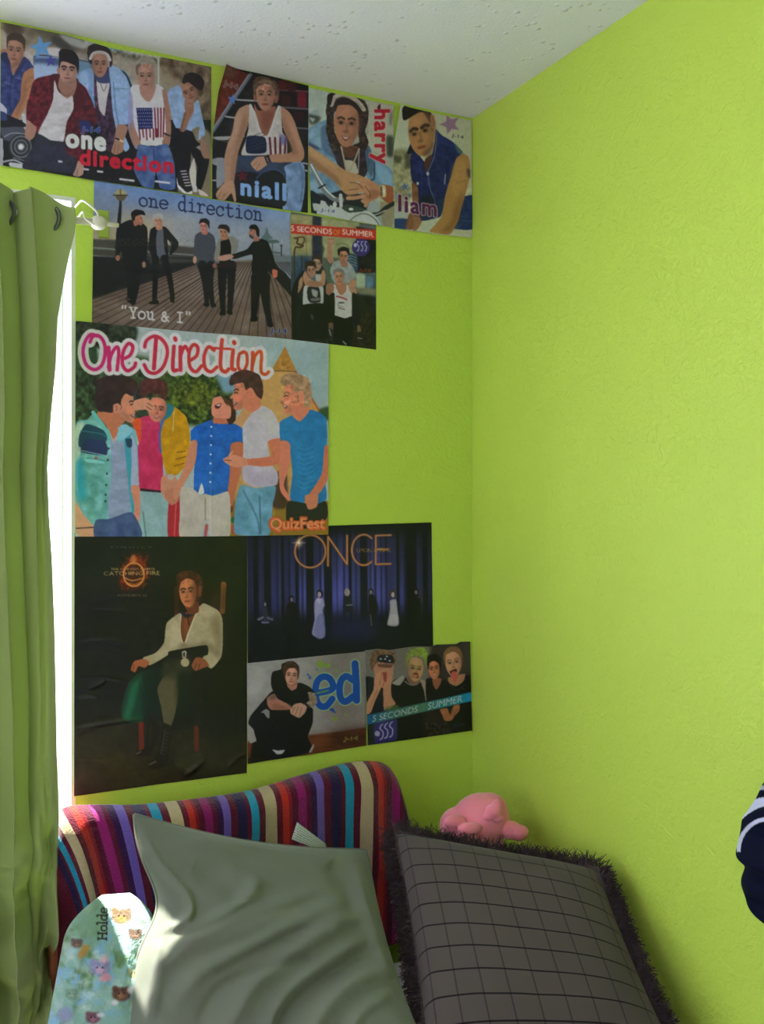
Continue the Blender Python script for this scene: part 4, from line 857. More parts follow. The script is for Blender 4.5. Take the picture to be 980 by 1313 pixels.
# ---- poster: young man leaning over a motorbike
def art_bike():
    A = Art((392, 106, 512, 298), (176, 182, 166)); A.crop = (385, 105, 6.73)
    A.P("60,40 240,80 240,330 60,330", (190, 204, 194), f=6); A.N(70, 50, 240, 330, 18, 60, 2); A.P("70,280 140,290 180,310 150,360 90,370", (54, 62, 56), .9, f=8); A.P("80,310 130,320 110,350", (200, 206, 200), .8, f=4); A.P("100,250 150,240 160,280 110,280", (150, 170, 180), .8, f=8)
    A.P("570,150 810,205 810,500 760,640 600,560 590,350", (190, 190, 172), f=6); A.P("745,470 805,480 800,640 750,640", (44, 54, 44), .9, f=10); A.P("780,240 800,260 790,380 770,360", (90, 90, 84), .7, f=8)
    A.P("240,900 600,1000 700,1100 720,1260 100,1200 80,950", (28, 32, 44)); A.P("600,1010 700,1080 760,1260 560,1260", (160, 170, 176), f=6); A.P("690,1040 810,1070 800,1250 720,1260", (150, 142, 116), f=6); A.P("60,700 110,720 150,840 70,840", (196, 192, 150), f=5)
    # shirt
    A.P("70,420 150,360 250,330 300,480 330,700 400,900 280,960 180,960 70,950 60,600", (112, 150, 178)); A.P("80,430 170,370 240,360 240,500 200,600 130,560 75,500", (148, 182, 204), .8, f=12); A.N(70, 350, 300, 950, 36, 50, 4); A.P("80,860 160,860 240,960 180,970 80,930", (150, 180, 200), .8, f=10)
    A.P("560,540 640,640 720,700 800,780 810,900 700,910 620,860 560,800 540,650", (108, 146, 180)); A.P("640,690 740,740 800,830 800,900 720,900 660,800", (138, 178, 206), .8, f=10); A.L("640,700 640,830 610,850", 14, (40, 64, 90), .9); A.P("70,520 150,560 200,600 180,590 80,570", (32, 44, 76), .7, f=6)
    A.P("240,380 330,480 400,560 540,520 580,560 610,680 560,820 480,820 400,780 330,720 290,640 240,520", (44, 34, 50)); A.N(250, 420, 600, 820, 34, 30, 6, (1, .7, .9)); A.P("180,400 250,370 260,560 310,660 250,640 190,580", (84, 110, 140), .9, f=6); A.P("560,560 600,560 640,700 620,820 580,760", (76, 104, 130), .9)
    A.P("380,680 470,690 500,780 470,820 400,780", (190, 184, 168)); A.P("350,550 510,560 500,620 440,660 380,640", (96, 58, 46)); A.L("355,560 372,640 400,745 430,760 470,680 510,580", 14, (176, 162, 142)); A.L("510,600 505,720 500,790", 7, (190, 180, 160))
    # head
    A.P("240,150 270,100 330,110 480,130 560,170 590,250 585,350 560,430 590,520 560,600 510,520 480,300 300,260 300,460 330,560 290,620 250,520 225,420 230,300 220,260", (56, 42, 40)); A.N(225, 110, 590, 600, 40, 20, 7)
    A.face(400, 372, 240, 390, (178, 126, 98), 3, -.05, (52, 36, 32), 1, 1.1); A.P("300,260 310,170 380,140 460,160 510,230 520,300 500,260 440,205 360,200 310,215", (40, 30, 32))
    A.L("270,200 300,135 370,115 450,140 510,185 550,240", 36, (196, 188, 172)); A.L("300,150 370,128 440,150", 6, (130, 122, 112)); A.L("480,170 540,230", 6, (120, 112, 104)); A.P("232,170 240,110 290,95 280,150 262,210", (36, 28, 30))
    # arms and clasped hands
    A.P("66,550 150,600 250,670 400,770 500,800 600,850 560,870 480,860 520,900 500,960 420,985 350,930 300,860 200,790 70,710", (184, 142, 100)); A.P("70,640 200,730 320,820 360,900 340,900 220,800 70,710", (140, 98, 70), .7, f=12); A.P("80,570 200,650 330,740 300,740 160,670 80,610", (206, 166, 124), .6, f=12)
    A.P("700,890 800,910 806,1040 760,1050 700,1000", (160, 92, 62)); A.P("520,870 600,850 660,880 700,920 710,980 640,1020 560,1060 540,1010 470,1020 400,1020 405,990 500,985 560,960 500,920", (186, 132, 98)); A.P("570,960 640,930 690,960 640,1010 580,1010", (150, 98, 70), .7, f=8)
    for p_ in ("420,960 480,950 540,940", "410,1005 480,1000 550,990", "440,840 520,850 590,850", "520,880 570,900 590,960", "540,1030 570,1050 565,1070"): A.L(p_, 30, (192, 144, 108)); 
    for p_ in ("410,978 480,975 560,965", "430,870 500,880 540,920", "420,935 500,925", "560,900 600,960 600,1010"): A.L(p_, 6, (96, 58, 42), .9)
    A.P("685,900 735,900 740,990 700,990", (206, 196, 160)); A.P("690,905 708,905 712,985 695,985", (110, 92, 60)); A.E(722, 945, 12, 22, (226, 222, 200))
    # motorbike
    A.L("95,720 160,850 220,950 290,1010 360,1020", 44, (120, 128, 132)); A.L("95,715 160,835 225,935 300,1000", 12, (220, 226, 224)); A.L("160,920 215,890", 14, (20, 22, 28)); A.L("350,980 355,1100", 30, (200, 204, 202)); A.L("600,1150 680,1140 740,1090 810,1050", 36, (30, 34, 40)); A.L("560,1130 640,1150 740,1110", 10, (170, 176, 180))
    A.P("170,1030 230,1040 300,1080 560,1110 640,1150 690,1240 420,1230 150,1180", (196, 202, 200)); A.P("360,1090 400,1060 500,1080 560,1100 540,1120 420,1130", (56, 70, 64)); A.E(300, 1060, 18, 24, (214, 218, 216)); A.E(440, 1100, 20, 12, (220, 224, 222)); A.L("410,1220 480,1160 560,1140 640,1180 690,1250", 7, (70, 74, 80)); A.P("90,940 150,970 180,1020 160,1080 110,1090", (20, 26, 44)); A.P("220,1040 260,1050 250,1080", (40, 50, 60))
    A.P("110,1050 170,1060 150,1110 120,1110", (190, 200, 194)); A.P("0,1160 150,1175 150,1230 0,1200", (160, 156, 120))
    j14(A, 178, 1118, 120, 26, (52, 50, 140), (190, 196, 214), .12)
    A.T('harry', 646, 245, 460, 128, (184, 28, 54), 0, .05, (214, 206, 190), .03, vert=True, space=1.15)
    A.P("668,215 692,190 694,232 672,238", (60, 30, 34))
    return A
# ---- poster: young man in a denim waistcoat
def art_waistcoat():
    A = Art((500, 130, 612, 310), (196, 200, 170)); A.crop = (495, 125, 7.1)
    A.P("60,60 240,60 230,560 60,560", (204, 210, 190), f=6); A.P("60,500 240,500 240,900 60,1000", (158, 156, 122), f=14); A.N(70, 480, 240, 1100, 60, 36, 3); A.P("70,530 140,540 130,600 80,590", (60, 62, 50), .8, f=10); A.P("170,520 220,520 225,640 180,640", (70, 68, 56), .8, f=10)
    A.P("60,1000 200,1000 200,1120 60,1110", (176, 184, 178), f=8); A.P("60,1110 200,1110 200,1200 60,1190", (36, 62, 110), f=4); A.star(585, 245, 98, (158, 122, 150), rot=-110, r2=.45, sx=1.0); A.star(172, 815, 40, (80, 110, 160), rot=-100); A.star(215, 890, 22, (90, 124, 150)); A.star(100, 900, 40, (110, 130, 170), .7)
    j14(A, 598, 360, 108, 30, (34, 36, 66), None, .18)
    A.P("600,1120 800,1160 800,1290 560,1260", (196, 198, 170), f=4); A.P("350,1120 470,1100 440,1180 400,1240 330,1200", (190, 200, 180), f=4)
    # arms
    A.P("240,760 310,800 320,1000 330,1130 250,1200 180,1190 205,1080 240,1000", (124, 78, 56)); A.P("240,1090 320,1100 330,1130 290,1200 250,1215", (150, 106, 78)); A.P("215,1090 250,1110 250,1200 200,1200", (132, 88, 64))
    A.P("560,820 700,900 800,900 800,1190 640,1200 520,1160", (30, 50, 96)); A.N(560, 820, 800, 1200, 30, 30, 5); A.L("690,1120 780,1130", 12, (60, 80, 120))
    # waistcoat
    A.P("455,290 500,340 600,400 700,500 640,560 600,700 540,900 500,1080 420,1110 320,1120 300,950 290,820 232,740 220,560 240,500 190,510 240,400 300,520 360,590 420,520 445,400", (26, 34, 92)); A.N(220, 400, 640, 1100, 24, 40, 7)
    A.P("455,300 510,350 600,410 560,440 480,430 450,480", (34, 44, 108), f=4); A.P("620,410 700,500 720,520 660,510", (90, 130, 120), .8, f=6); A.P("192,512 240,410 262,470 240,510", (16, 20, 44)); A.P("470,980 560,860 560,940 500,1080", (20, 50, 70), .8, f=10)
    A.L("462,300 458,420 440,540 410,620 385,690 400,820 440,930 470,1060", 6, (120, 130, 160)); A.L("300,640 326,720 322,900", 4, (70, 78, 130)); A.L("542,700 534,790", 9, (170, 176, 186)); A.E(382, 695, 12, 18, (200, 204, 210)); A.E(290, 785, 13, 14, (190, 194, 200))
    A.P("360,560 420,520 400,620 375,680 350,620", (80, 48, 38)); A.P("330,900 420,900 460,1040 340,1100", (14, 22, 36), .8, f=16)
    # shoulder arm
    A.P("640,560 700,515 750,540 768,620 760,740 720,900 690,1000 660,1120 600,1230 560,1250 400,1225 440,1170 510,1080 530,950 560,820 600,700", (172, 128, 76)); A.P("620,620 690,560 740,600 740,720 700,860 640,900 600,850 600,740", (196, 152, 96), .7, f=24); A.P("700,860 660,1100 590,1220 500,1230 600,1120 640,960", (120, 82, 48), .7, f=20)
    A.L("640,780 720,760", 8, (134, 92, 54), .5, f=10); A.P("735,650 770,660 770,740 745,720", (60, 50, 60), .7, f=6)
    # head
    A.face(325, 330, 270, 420, (176, 130, 84), -12, -.3, (40, 28, 26), 0, 1.6); A.P("148,200 140,120 165,80 240,90 330,110 400,130 430,180 420,215 380,150 320,135 260,160 200,200 165,215", (38, 28, 30)); A.P("330,120 400,140 430,190 445,290 420,300 405,240 370,180", (90, 66, 50), .9, f=6)
    A.P("405,160 440,170 452,240 440,300 412,260", (168, 118, 80)); A.L("425,190 436,220 430,270", 6, (110, 70, 48)); A.P("330,500 400,460 430,400 436,460 400,530 350,540", (86, 58, 42), .6, f=12)
    A.T('liam', 118, 1034, 340, 148, (84, 24, 76), .15, .034, (200, 180, 186), .035, space=1.2)
    return A
# ---- poster: five figures walking on a pier
def art_pier():
    A = Art((114, 226, 378, 446), (140, 152, 172)); A.crop = (90, 220, 2.45)
    A.P("0,0 720,0 720,150 300,110 0,60", (112, 142, 188), f=30); A.P("60,120 400,170 400,260 60,240", (196, 178, 142), .8, f=26); A.P("60,60 150,60 150,160 60,150", (120, 136, 164), .8, f=16); A.P("330,150 700,220 700,270 330,250", (150, 158, 170), .8, f=20); A.N(60, 20, 700, 260, 16, 60, 2)
    A.P("60,212 150,215 400,240 400,275 200,275 60,262", (70, 68, 62), sm=0, f=2); A.P("60,270 410,270 410,330 250,360 60,400", (24, 26, 34), sm=0, f=2); A.P("60,236 400,262 400,266 60,242", (130, 134, 134), .9, sm=0); A.P("60,266 400,280 400,285 60,275", (104, 106, 100), .9, sm=0)
    A.P("590,250 700,265 700,330 640,290", (110, 118, 126), sm=0, f=3); A.P("600,270 640,285 700,345 700,400 640,330", (24, 24, 30), sm=0)
    A.P("60,400 250,345 400,290 620,275 660,320 700,390 700,560 60,560", (112, 94, 84), sm=0, f=2); A.P("380,300 560,290 520,400 380,380", (132, 118, 108), .7, f=20)
    A.N(60, 300, 700, 560, 22, 34, 5, stretch=(1.6, 1))
    VP = (600, 215)
    for x in list(range(-1500, 60, 62))+list(range(60, 1200, 33)):
        x2, y2 = x, 560; t_ = np.clip((y2-285)/(y2-VP[1]), 0, 1); pts = [(x2, y2), (x2+(VP[0]-x2)*t_, y2+(VP[1]-y2)*t_)]
        A.L(pts, 2.4, (48, 36, 34), .9) if (x2+(VP[0]-x2)*t_) > -400 else None
    A.P("0,0 60,0 60,560 0,560", (112, 142, 188), 0)
    A.P("60,266 250,276 400,283 400,290 250,345 60,400", (22, 24, 32), sm=0, f=1); A.P("250,270 420,278 420,285 250,290", (60, 62, 58), sm=0, f=2)
    A.P("60,345 180,330 130,380 60,400", (18, 20, 26), .8, f=5); A.P("600,275 640,290 700,350 700,400 640,330 610,300", (22, 22, 28), sm=0)
    # lamp post
    A.L("158,90 158,110 154,160 150,240", [7, 9, 12, 18], (26, 28, 34)); A.P("138,74 148,58 168,58 180,74 172,88 146,88", (168, 160, 110)); A.L("137,75 180,75", 4, (50, 46, 40)); A.P("142,78 177,78 168,92 152,92", (96, 84, 60)); A.L("158,56 158,72", 3, (70, 64, 50))
    # pavilion
    A.P("600,212 612,195 618,175 624,195 636,212", (88, 112, 116)); A.P("590,215 648,215 655,225 582,225", (80, 100, 104)); A.L("604,225 604,262", 4, (90, 104, 110)); A.L("618,225 618,262", 4, (80, 96, 104)); A.L("636,225 636,262", 4, (90, 104, 110)); A.L("560,246 660,256", 4, (80, 84, 92)); A.L("664,232 664,265", 4, (60, 62, 70)); A.E(664, 233, 5, 3, (60, 60, 70))
    def leg(p_, w_, c_=(16, 16, 24)): A.L(p_, w_, c_)
    # walkers
    A.P("160,165 190,152 222,160 242,178 244,230 238,290 220,300 212,345 205,300 170,298 160,250 146,285 142,260 150,215 146,190", (16, 16, 24)); leg("190,290 192,345 188,405", [34, 26, 16]); leg("216,290 208,350 198,412", [30, 24, 16]); A.P("176,395 192,400 190,408 176,404", (12, 12, 16)); A.P("186,408 205,405 205,416 190,416", (12, 12, 16)); A.P("178,398 190,402 188,405 178,402", (150, 140, 130), .6)
    A.E(150, 272, 7, 9, (170, 112, 92)); A.E(232, 293, 6, 10, (160, 120, 100)); A.P("198,150 214,146 216,166 202,172", (170, 110, 90)); A.prof(216, 152, 30, 36, 1, (186, 122, 98), (30, 22, 24), 0); A.P("194,150 192,130 206,120 230,124 237,138 222,136 206,142 202,156", (20, 16, 20))
    A.P("252,185 272,172 300,175 318,195 340,222 338,240 318,262 312,258 318,232 306,215 308,280 260,278 255,262 246,240", (20, 20, 26)); A.P("276,180 292,180 296,240 302,272 276,275 270,220", (90, 94, 106)); leg("268,275 268,330 265,408", [24, 18, 14]); leg("296,275 312,330 322,395", [26, 18, 14]); A.P("250,410 275,404 278,416 252,418", (14, 12, 16)); A.P("315,385 328,390 326,412 315,408", (14, 12, 16))
    A.P("268,168 290,168 288,182 272,184", (190, 132, 108)); A.face(277, 156, 28, 36, (204, 146, 118), -4, -.2, (120, 100, 80), 1); A.P("261,152 262,138 276,131 292,138 292,160 286,150 270,146", (176, 172, 168))
    A.P("392,205 410,190 438,192 455,210 458,280 440,300 400,298 398,285 388,270", (66, 70, 82)); leg("415,295 425,350 430,420", [30, 20, 12]); leg("442,295 440,350 448,422", [28, 20, 12]); A.P("420,414 436,414 436,424 422,424", (12, 12, 16)); A.P("444,416 458,416 458,426 444,424", (12, 12, 16)); A.E(392, 278, 6, 12, (196, 150, 124)); A.E(454, 296, 6, 8, (140, 90, 80))
    A.P("412,185 432,185 430,198 416,198", (178, 112, 98)); A.face(420, 174, 26, 34, (198, 130, 116), 2, -.35, (30, 22, 24)); A.P("405,165 410,150 428,148 438,158 438,182 432,168 418,160", (26, 20, 24))
    A.P("462,222 480,205 510,205 528,218 524,250 500,272 500,285 470,285 452,275", (132, 130, 122)); A.P("474,220 498,212 506,240 500,300 470,296 472,250", (18, 16, 22)); leg("480,300 478,360 480,436", [34, 24, 14]); leg("508,295 506,360 502,438", [30, 22, 14]); A.P("472,440 488,434 488,452 470,452", (12, 12, 16)); A.P("494,434 508,436 510,450 495,448", (12, 12, 16)); A.P("462,290 520,285 515,300 470,305", (34, 20, 28))
    A.P("474,200 494,200 494,214 478,216", (180, 118, 92)); A.face(482, 193, 28, 36, (186, 128, 100), 6, -.3, (40, 28, 26)); A.P("464,180 470,168 492,168 502,180 500,195 490,184 472,180", (34, 26, 28))
    A.P("574,222 600,212 622,222 640,270 648,310 640,320 626,280 622,320 618,345 578,345 570,300 572,262 520,275 505,272 508,262 555,245", (14, 14, 22)); leg("588,335 582,390 578,462", [40, 28, 16]); leg("612,335 614,400 628,478", [36, 26, 16]); A.P("568,458 588,456 588,470 568,472", (12, 12, 16)); A.P("618,474 636,474 638,488 622,488", (12, 12, 16)); A.P("636,308 652,312 650,332 638,334", (196, 110, 84)); A.P("465,268 500,260 515,268 492,280 468,280", (190, 142, 124))
    A.P("574,205 592,205 594,218 578,220", (170, 110, 90)); A.prof(575, 190, 28, 36, -1, (176, 118, 96), (20, 16, 20), 0); A.P("562,180 568,168 584,168 594,182 594,206 586,200 582,184", (18, 14, 18)); A.P("564,198 574,206 578,200 574,212 564,206", (30, 22, 22), .8)
    for i in range(260): A.E(60+RNG.rand()*340, 210+RNG.rand()*24, 1.6, 1.2, (104, 98, 80), .4)
    slab(A, 'one', 214, 108, 32, 44, 4.6, (26, 32, 72), .12); slab(A, 'direction', 338, 122, 29.6, 46, 4.6, (26, 32, 72), .13)
    slab(A, '“You', 158, 458, 27, 38, 5.0, (206, 204, 204), .08); slab(A, '&', 284, 470, 28, 34, 5.0, (206, 204, 204), .08); slab(A, 'I”', 332, 474, 26, 36, 5.0, (206, 204, 204), .08)
    j14(A, 628, 508, 52, 16, (26, 34, 92), (190, 196, 210), .03)
    A.L("72,430 110,440", 2, (170, 160, 150), .5); A.L("76,438 106,444", 2, (170, 160, 150), .4)
    return A
# ---- poster: two pairs riding piggyback
def art_piggy():
    A = Art((368, 268, 488, 454), (90, 100, 96)); A.crop = (365, 275, 7.5)
    A.P("60,0 280,20 280,400 60,400", (158, 152, 108), sm=0, f=4); A.P("270,20 360,30 370,420 265,420", (34, 42, 60), sm=0, f=5); A.P("355,30 720,80 700,420 370,420", (158, 162, 120), sm=0, f=5); A.P("60,400 260,400 280,760 60,760", (46, 74, 98), sm=0, f=30); A.P("690,120 880,150 880,560 700,570", (14, 14, 24), sm=0, f=2)
    A.P("700,565 880,580 880,980 690,980", (64, 84, 96), sm=0, f=5); A.P("690,570 775,580 770,710 690,700", (160, 178, 150), f=5); A.P("790,600 850,610 850,700 790,700", (84, 120, 150), f=6); A.P("590,380 700,400 700,560 640,520", (36, 66, 92), f=6); A.P("700,700 880,720 880,780 700,770", (150, 140, 106), .7, f=8)
    for i in range(4): A.L([(610, 410+i*26), (640, 400+i*26), (690, 420+i*26)], 8, (140, 160, 150), .8)
    A.P("60,740 400,700 880,800 880,1310 60,1310", (22, 24, 28), sm=0, f=14); A.N(60, 60, 880, 1300, 24, 60, 3); A.P("690,960 880,960 880,1280 600,1280", (34, 30, 24), f=10); A.N(400, 950, 880, 1300, 34, 24, 4, (1, .9, .7)); A.P("400,440 470,440 470,660 400,660", (70, 92, 80), .8, f=10)
    A.L("95,230 130,240 120,280 180,300 150,320 100,330 95,500 105,700", 16, (70, 48, 28)); A.L("95,230 180,220 190,260 150,310", 14, (92, 60, 34)); A.L("165,400 165,560", 12, (34, 40, 50)); A.L("205,200 215,420", 8, (110, 96, 60), .7); A.P("355,280 385,330 360,410 350,340", (50, 52, 50), .8, f=6); A.L("500,290 570,280 640,330", 10, (90, 110, 70), .7)
    # back left pair
    A.P("70,740 130,600 190,540 200,700 140,900 100,1190 80,1190", (14, 16, 24)); A.P("340,520 390,540 400,640 440,900 420,1180 330,1190 330,900", (14, 14, 22))
    A.P("280,480 340,470 375,520 350,600 300,560", (20, 20, 30)); A.face(318, 480, 90, 130, (168, 132, 110), 10, -.3, (60, 44, 36)); A.P("265,450 270,400 320,388 358,410 362,470 350,480 340,440 290,430", (52, 38, 32))
    A.P("190,690 300,690 372,700 370,860 280,900 180,885", (182, 186, 184)); A.P("225,700 330,705 345,840 250,850 220,800", (22, 22, 30)); A.P("260,720 320,740 310,800 270,780", (170, 172, 170), .9, f=4); A.P("255,810 340,805 335,830 260,835", (120, 120, 124), .8)
    A.P("175,600 200,545 230,600 300,650 350,580 370,530 392,560 388,680 300,700 200,680", (176, 132, 102)); A.P("240,640 340,650 380,680 300,700 210,680", (150, 106, 82), .8, f=5); A.P("140,640 170,600 175,680 130,760", (170, 130, 100)); A.P("300,580 350,580 345,640 305,640", (180, 180, 176), .9)
    A.face(258, 545, 96, 130, (166, 124, 100), -6, .1, (46, 34, 30), 1); A.P("200,540 195,470 230,448 290,455 305,500 300,530 280,500 225,500 212,560", (46, 34, 30)); A.P("180,870 370,860 380,1000 390,1190 100,1190 150,960", (12, 14, 20)); A.P("250,960 275,970 280,1020 260,1010", (130, 130, 130), .5, f=6)
    # rear right with raised fist
    A.P("412,300 420,250 470,240 480,270 455,310 460,400 475,450 440,475 410,430", (172, 128, 104)); A.P("425,235 470,232 478,262 450,275 420,265", (186, 140, 120)); A.L("425,240 478,238", 6, (150, 60, 60), .7)
    A.P("470,460 530,440 600,450 660,510 690,600 640,640 600,670 480,660 440,560 450,500", (150, 158, 158)); A.N(440, 440, 690, 670, 20, 30, 6); A.face(568, 410, 94, 130, (180, 128, 100), 6, .1, (30, 24, 26)); A.P("515,390 510,340 560,312 620,330 622,390 608,380 590,355 540,360 528,400", (22, 18, 22)); A.P("535,460 600,460 610,500 560,510", (160, 112, 90)); A.P("640,620 690,640 680,700 640,720 610,700", (176, 130, 104))
    # front right
    A.P("460,700 500,670 610,680 650,760 660,980 580,1000 465,975 470,850", (196, 196, 192)); A.N(460, 680, 660, 990, 14, 30, 7); A.P("490,660 590,665 590,740 550,780 510,740", (170, 118, 92)); A.P("400,680 460,660 480,720 440,780 400,760", (150, 110, 86)); A.P("610,670 690,720 690,770 640,760", (176, 132, 100)); A.P("430,780 480,760 480,980 400,1000 380,900", (12, 14, 20))
    A.face(525, 605, 94, 150, (186, 132, 104), -3, -.05, (110, 90, 76)); A.P("472,590 470,540 510,522 560,530 578,570 572,620 560,570 510,552 486,570", (122, 118, 112)); A.L("500,790 540,798 600,820", 16, (150, 40, 50), .8); A.E(548, 850, 30, 10, (70, 64, 64), .8); A.L("520,900 580,915", 10, (100, 50, 54), .8); A.L("520,850 520,880 570,890", 6, (70, 64, 66), .7)
    A.P("465,975 580,1000 655,985 660,1150 630,1280 480,1240 470,1150", (10, 12, 18)); A.P("650,760 700,780 720,900 720,1050 690,1080 650,1000", (16, 18, 28)); A.P("700,1070 730,1080 740,1180 710,1190", (120, 100, 80)); A.P("700,1140 740,1130 745,1195 715,1190", (30, 30, 40)); A.L("706,1190 745,1196", 6, (180, 178, 176)); A.P("425,1050 470,1050 460,1170 425,1160", (110, 80, 74)); A.P("425,1100 465,1110 455,1175 425,1165", (40, 42, 54)); A.L("430,1110 445,1165", 9, (190, 190, 190), .8); A.L("565,1225 590,1250", 14, (180, 180, 184), .8)
    # banner
    A.P("55,90 885,150 885,248 55,185", (196, 52, 42), sm=0); A.T('5 SECONDS', 62, 160, 395, 52, (226, 216, 206), .088, .03); A.T('OF', 470, 197, 65, 52, (214, 140, 30), .088, .03); A.T('SUMMER', 556, 194, 298, 52, (226, 216, 206), .088, .03)
    A.E(735, 320, 88, 84, (54, 44, 112)); A.E(680, 298, 16, 20, (190, 200, 220)); 
    for dx in (0, 38, 74): A.L([(705+dx, 262+dx*.08), (700+dx, 290+dx*.08), (716+dx, 312), (708+dx, 352)], 9, (180, 190, 214)); A.L([(720+dx, 262), (704+dx, 262)], 7, (180, 190, 214)); A.L([(696+dx, 350), (710+dx, 354)], 7, (180, 190, 214))
    j14(A, 715, 552, 116, 30, (60, 20, 20), (204, 84, 50), .05)
    return A
# ---- poster: five laughing young men under a script title
def art_script():
    A = Art((92, 405, 428, 694), (176, 192, 196)); A.crop = (90, 400, 2.882)
    A.P("200,40 960,115 960,360 500,250 200,200", (176, 190, 192), sm=0); A.P("700,120 960,130 960,330 860,330", (160, 184, 192), f=20); A.N(200, 60, 950, 300, 12, 70, 2)
    A.P("20,30 240,50 235,120 150,130 20,140", (34, 44, 34), f=5); A.P("20,120 100,140 100,420 20,430", (44, 76, 50), f=4); A.P("230,160 560,240 620,330 560,420 440,420 340,380 240,240", (52, 74, 36), f=8); A.P("0,230 300,230 300,420 0,420", (44, 62, 40), .9, f=8)
    A.N(20, 40, 240, 150, 60, 12, 3, (1, 1, .8)); A.N(20, 200, 120, 430, 80, 14, 4, (.7, 1, .7)); A.N(240, 180, 620, 420, 96, 17, 5, (1, 1, .3)); A.P("380,280 470,250 540,300 520,360 420,350", (120, 120, 34), .45, f=14); A.N(380, 240, 560, 400, 80, 10, 12, (1, 1, .2))
    A.P("900,370 955,350 955,400 910,400", (50, 80, 54), f=4); A.P("540,230 600,230 620,290 570,300", (120, 160, 180), f=6)
    # tent
    A.P("745,215 795,128 835,215 915,360 960,560 900,830 560,830 600,420 700,260", (206, 158, 96), sm=0, f=1); A.P("745,215 795,128 835,215", (184, 128, 60), sm=0); A.L("748,218 836,220", 4, (110, 70, 40)); A.N(770, 170, 820, 212, 40, 10, 6); A.P("600,420 650,360 665,380 640,500 600,640 580,600", (204, 150, 104), f=2); A.L("835,225 918,362", 7, (176, 88, 50)); A.L("700,260 745,230", 5, (190, 140, 90)); A.P("850,260 920,370 880,360", (220, 150, 80), .7, f=4)
    A.P("560,700 960,700 960,840 560,840", (150, 116, 44), f=4); A.P("750,600 800,600 800,720 750,720", (70, 44, 40), f=4); A.P("595,760 640,762 640,780 595,778", (30, 100, 60)); A.P("595,790 640,792 640,826 600,820", (190, 60, 60), .7); A.P("560,640 605,640 600,740 565,720", (110, 50, 36))
    # second: pink tee + yellow jacket, colourful
    A.P("255,395 330,400 345,620 340,664 256,652 240,520", (206, 40, 96)); A.N(245, 400, 345, 660, 22, 30, 7); A.P("225,400 262,395 262,470 246,500 240,440", (226, 86, 44)); A.L("240,440 252,490", 5, (206, 210, 220))
    A.P("345,340 385,350 430,390 444,470 430,560 400,600 362,608 345,560 332,470 336,400", (206, 150, 22)); A.N(335, 350, 444, 605, 30, 22, 8, (1, .8, .3)); A.P("340,335 385,350 372,385 350,400 332,430 340,380", (18, 120, 140)); A.L("345,400 332,450 335,520", 7, (60, 110, 190)); A.L("384,368 380,440", 3, (220, 200, 140)); A.L("395,520 425,515", 4, (140, 84, 20)); A.L("392,545 428,535", 4, (140, 84, 20)); A.L("385,570 420,560", 4, (150, 90, 20))
    A.P("258,660 345,668 395,700 392,830 262,830 256,740", (150, 186, 188)); A.N(258, 665, 390, 830, 24, 40, 9); A.L("270,740 280,830", 5, (96, 130, 140)); A.P("258,652 340,662 340,668 258,662", (50, 20, 34))
    A.P("366,700 412,690 410,830 362,830", (176, 24, 50)); A.L("392,700 385,830", 5, (214, 84, 96))
    # 1: man on the left in a denim waistcoat
    A.P("20,420 60,400 100,380 130,430 200,420 245,450 255,660 250,740 130,780 60,760 20,700", (120, 190, 200)); A.P("20,430 50,410 60,500 40,600 30,660 20,640", (196, 220, 210)); A.P("45,430 90,375 130,440 150,560 140,700 132,795 75,800 60,740 30,640 40,500", (112, 182, 178)); A.N(25, 400, 150, 790, 46, 26, 10); A.P("20,560 45,540 60,680 40,700 20,640", (30, 166, 200), .8, f=8)
    A.P("34,455 60,415 110,430 136,450 134,478 100,500 34,500", (26, 72, 94)); A.P("60,470 130,480 134,530 40,518", (34, 50, 96)); A.L("36,512 134,532", 3, (150, 200, 200)); A.L("40,440 110,450 134,462", 3, (60, 140, 150)); A.L("85,372 128,430 150,470", 14, (110, 200, 196)); A.P("55,545 100,545 130,560 100,560 62,556", (140, 214, 212)); A.L("62,540 130,550", 3, (50, 130, 140)); A.E(96, 540, 6, 5, (190, 90, 100))
    for y in (505, 548, 598, 640, 676, 700): A.E(142-(y-505)*.06, y, 4, 5, (40, 60, 70))
    A.P("150,470 180,480 220,500 225,720 195,748 145,765 142,700 152,600", (152, 166, 196)); A.N(145, 480, 225, 760, 22, 30, 11, stretch=(1.6, .6)); A.P("205,425 232,460 232,650 245,690 232,760 220,680 208,560 200,480", (60, 160, 180)); A.P("225,450 245,500 250,600 255,640 225,645 228,560", (176, 184, 214)); A.P("165,430 205,415 232,440 200,470 175,475", (140, 206, 220)); A.P("205,470 228,470 228,500 212,500", (30, 60, 96))
    A.P("148,440 170,430 172,470 158,482", (214, 180, 180)); A.P("100,380 110,370 160,400 178,440 160,470 140,430", (206, 120, 84)); A.P("224,645 258,650 258,760 245,795 230,775 238,720", (214, 140, 112)); A.P("20,700 50,750 95,800 100,835 40,835 20,800", (226, 168, 134)); A.L("24,800 60,798 90,796", 4, (50, 40, 50)); A.P("95,770 145,765 225,740 258,790 258,835 95,835", (62, 84, 130)); A.N(95, 750, 258, 835, 26, 26, 12)
    A.P("120,360 190,350 205,400 165,435 120,400", (200, 120, 88)); A.prof(203, 350, 96, 122, 1, (218, 144, 112), (50, 28, 30)); A.P("92,300 96,255 150,234 215,240 250,262 246,300 228,312 205,302 190,325 186,345 160,338 158,372 128,370 104,366 92,340", (50, 28, 36)); A.N(95, 235, 250, 360, 26, 26, 13, (1, .6, .6)); A.P("160,345 178,338 186,352 176,374 162,372", (214, 140, 112)); A.L("167,350 174,353 170,366", 3, (150, 80, 66))
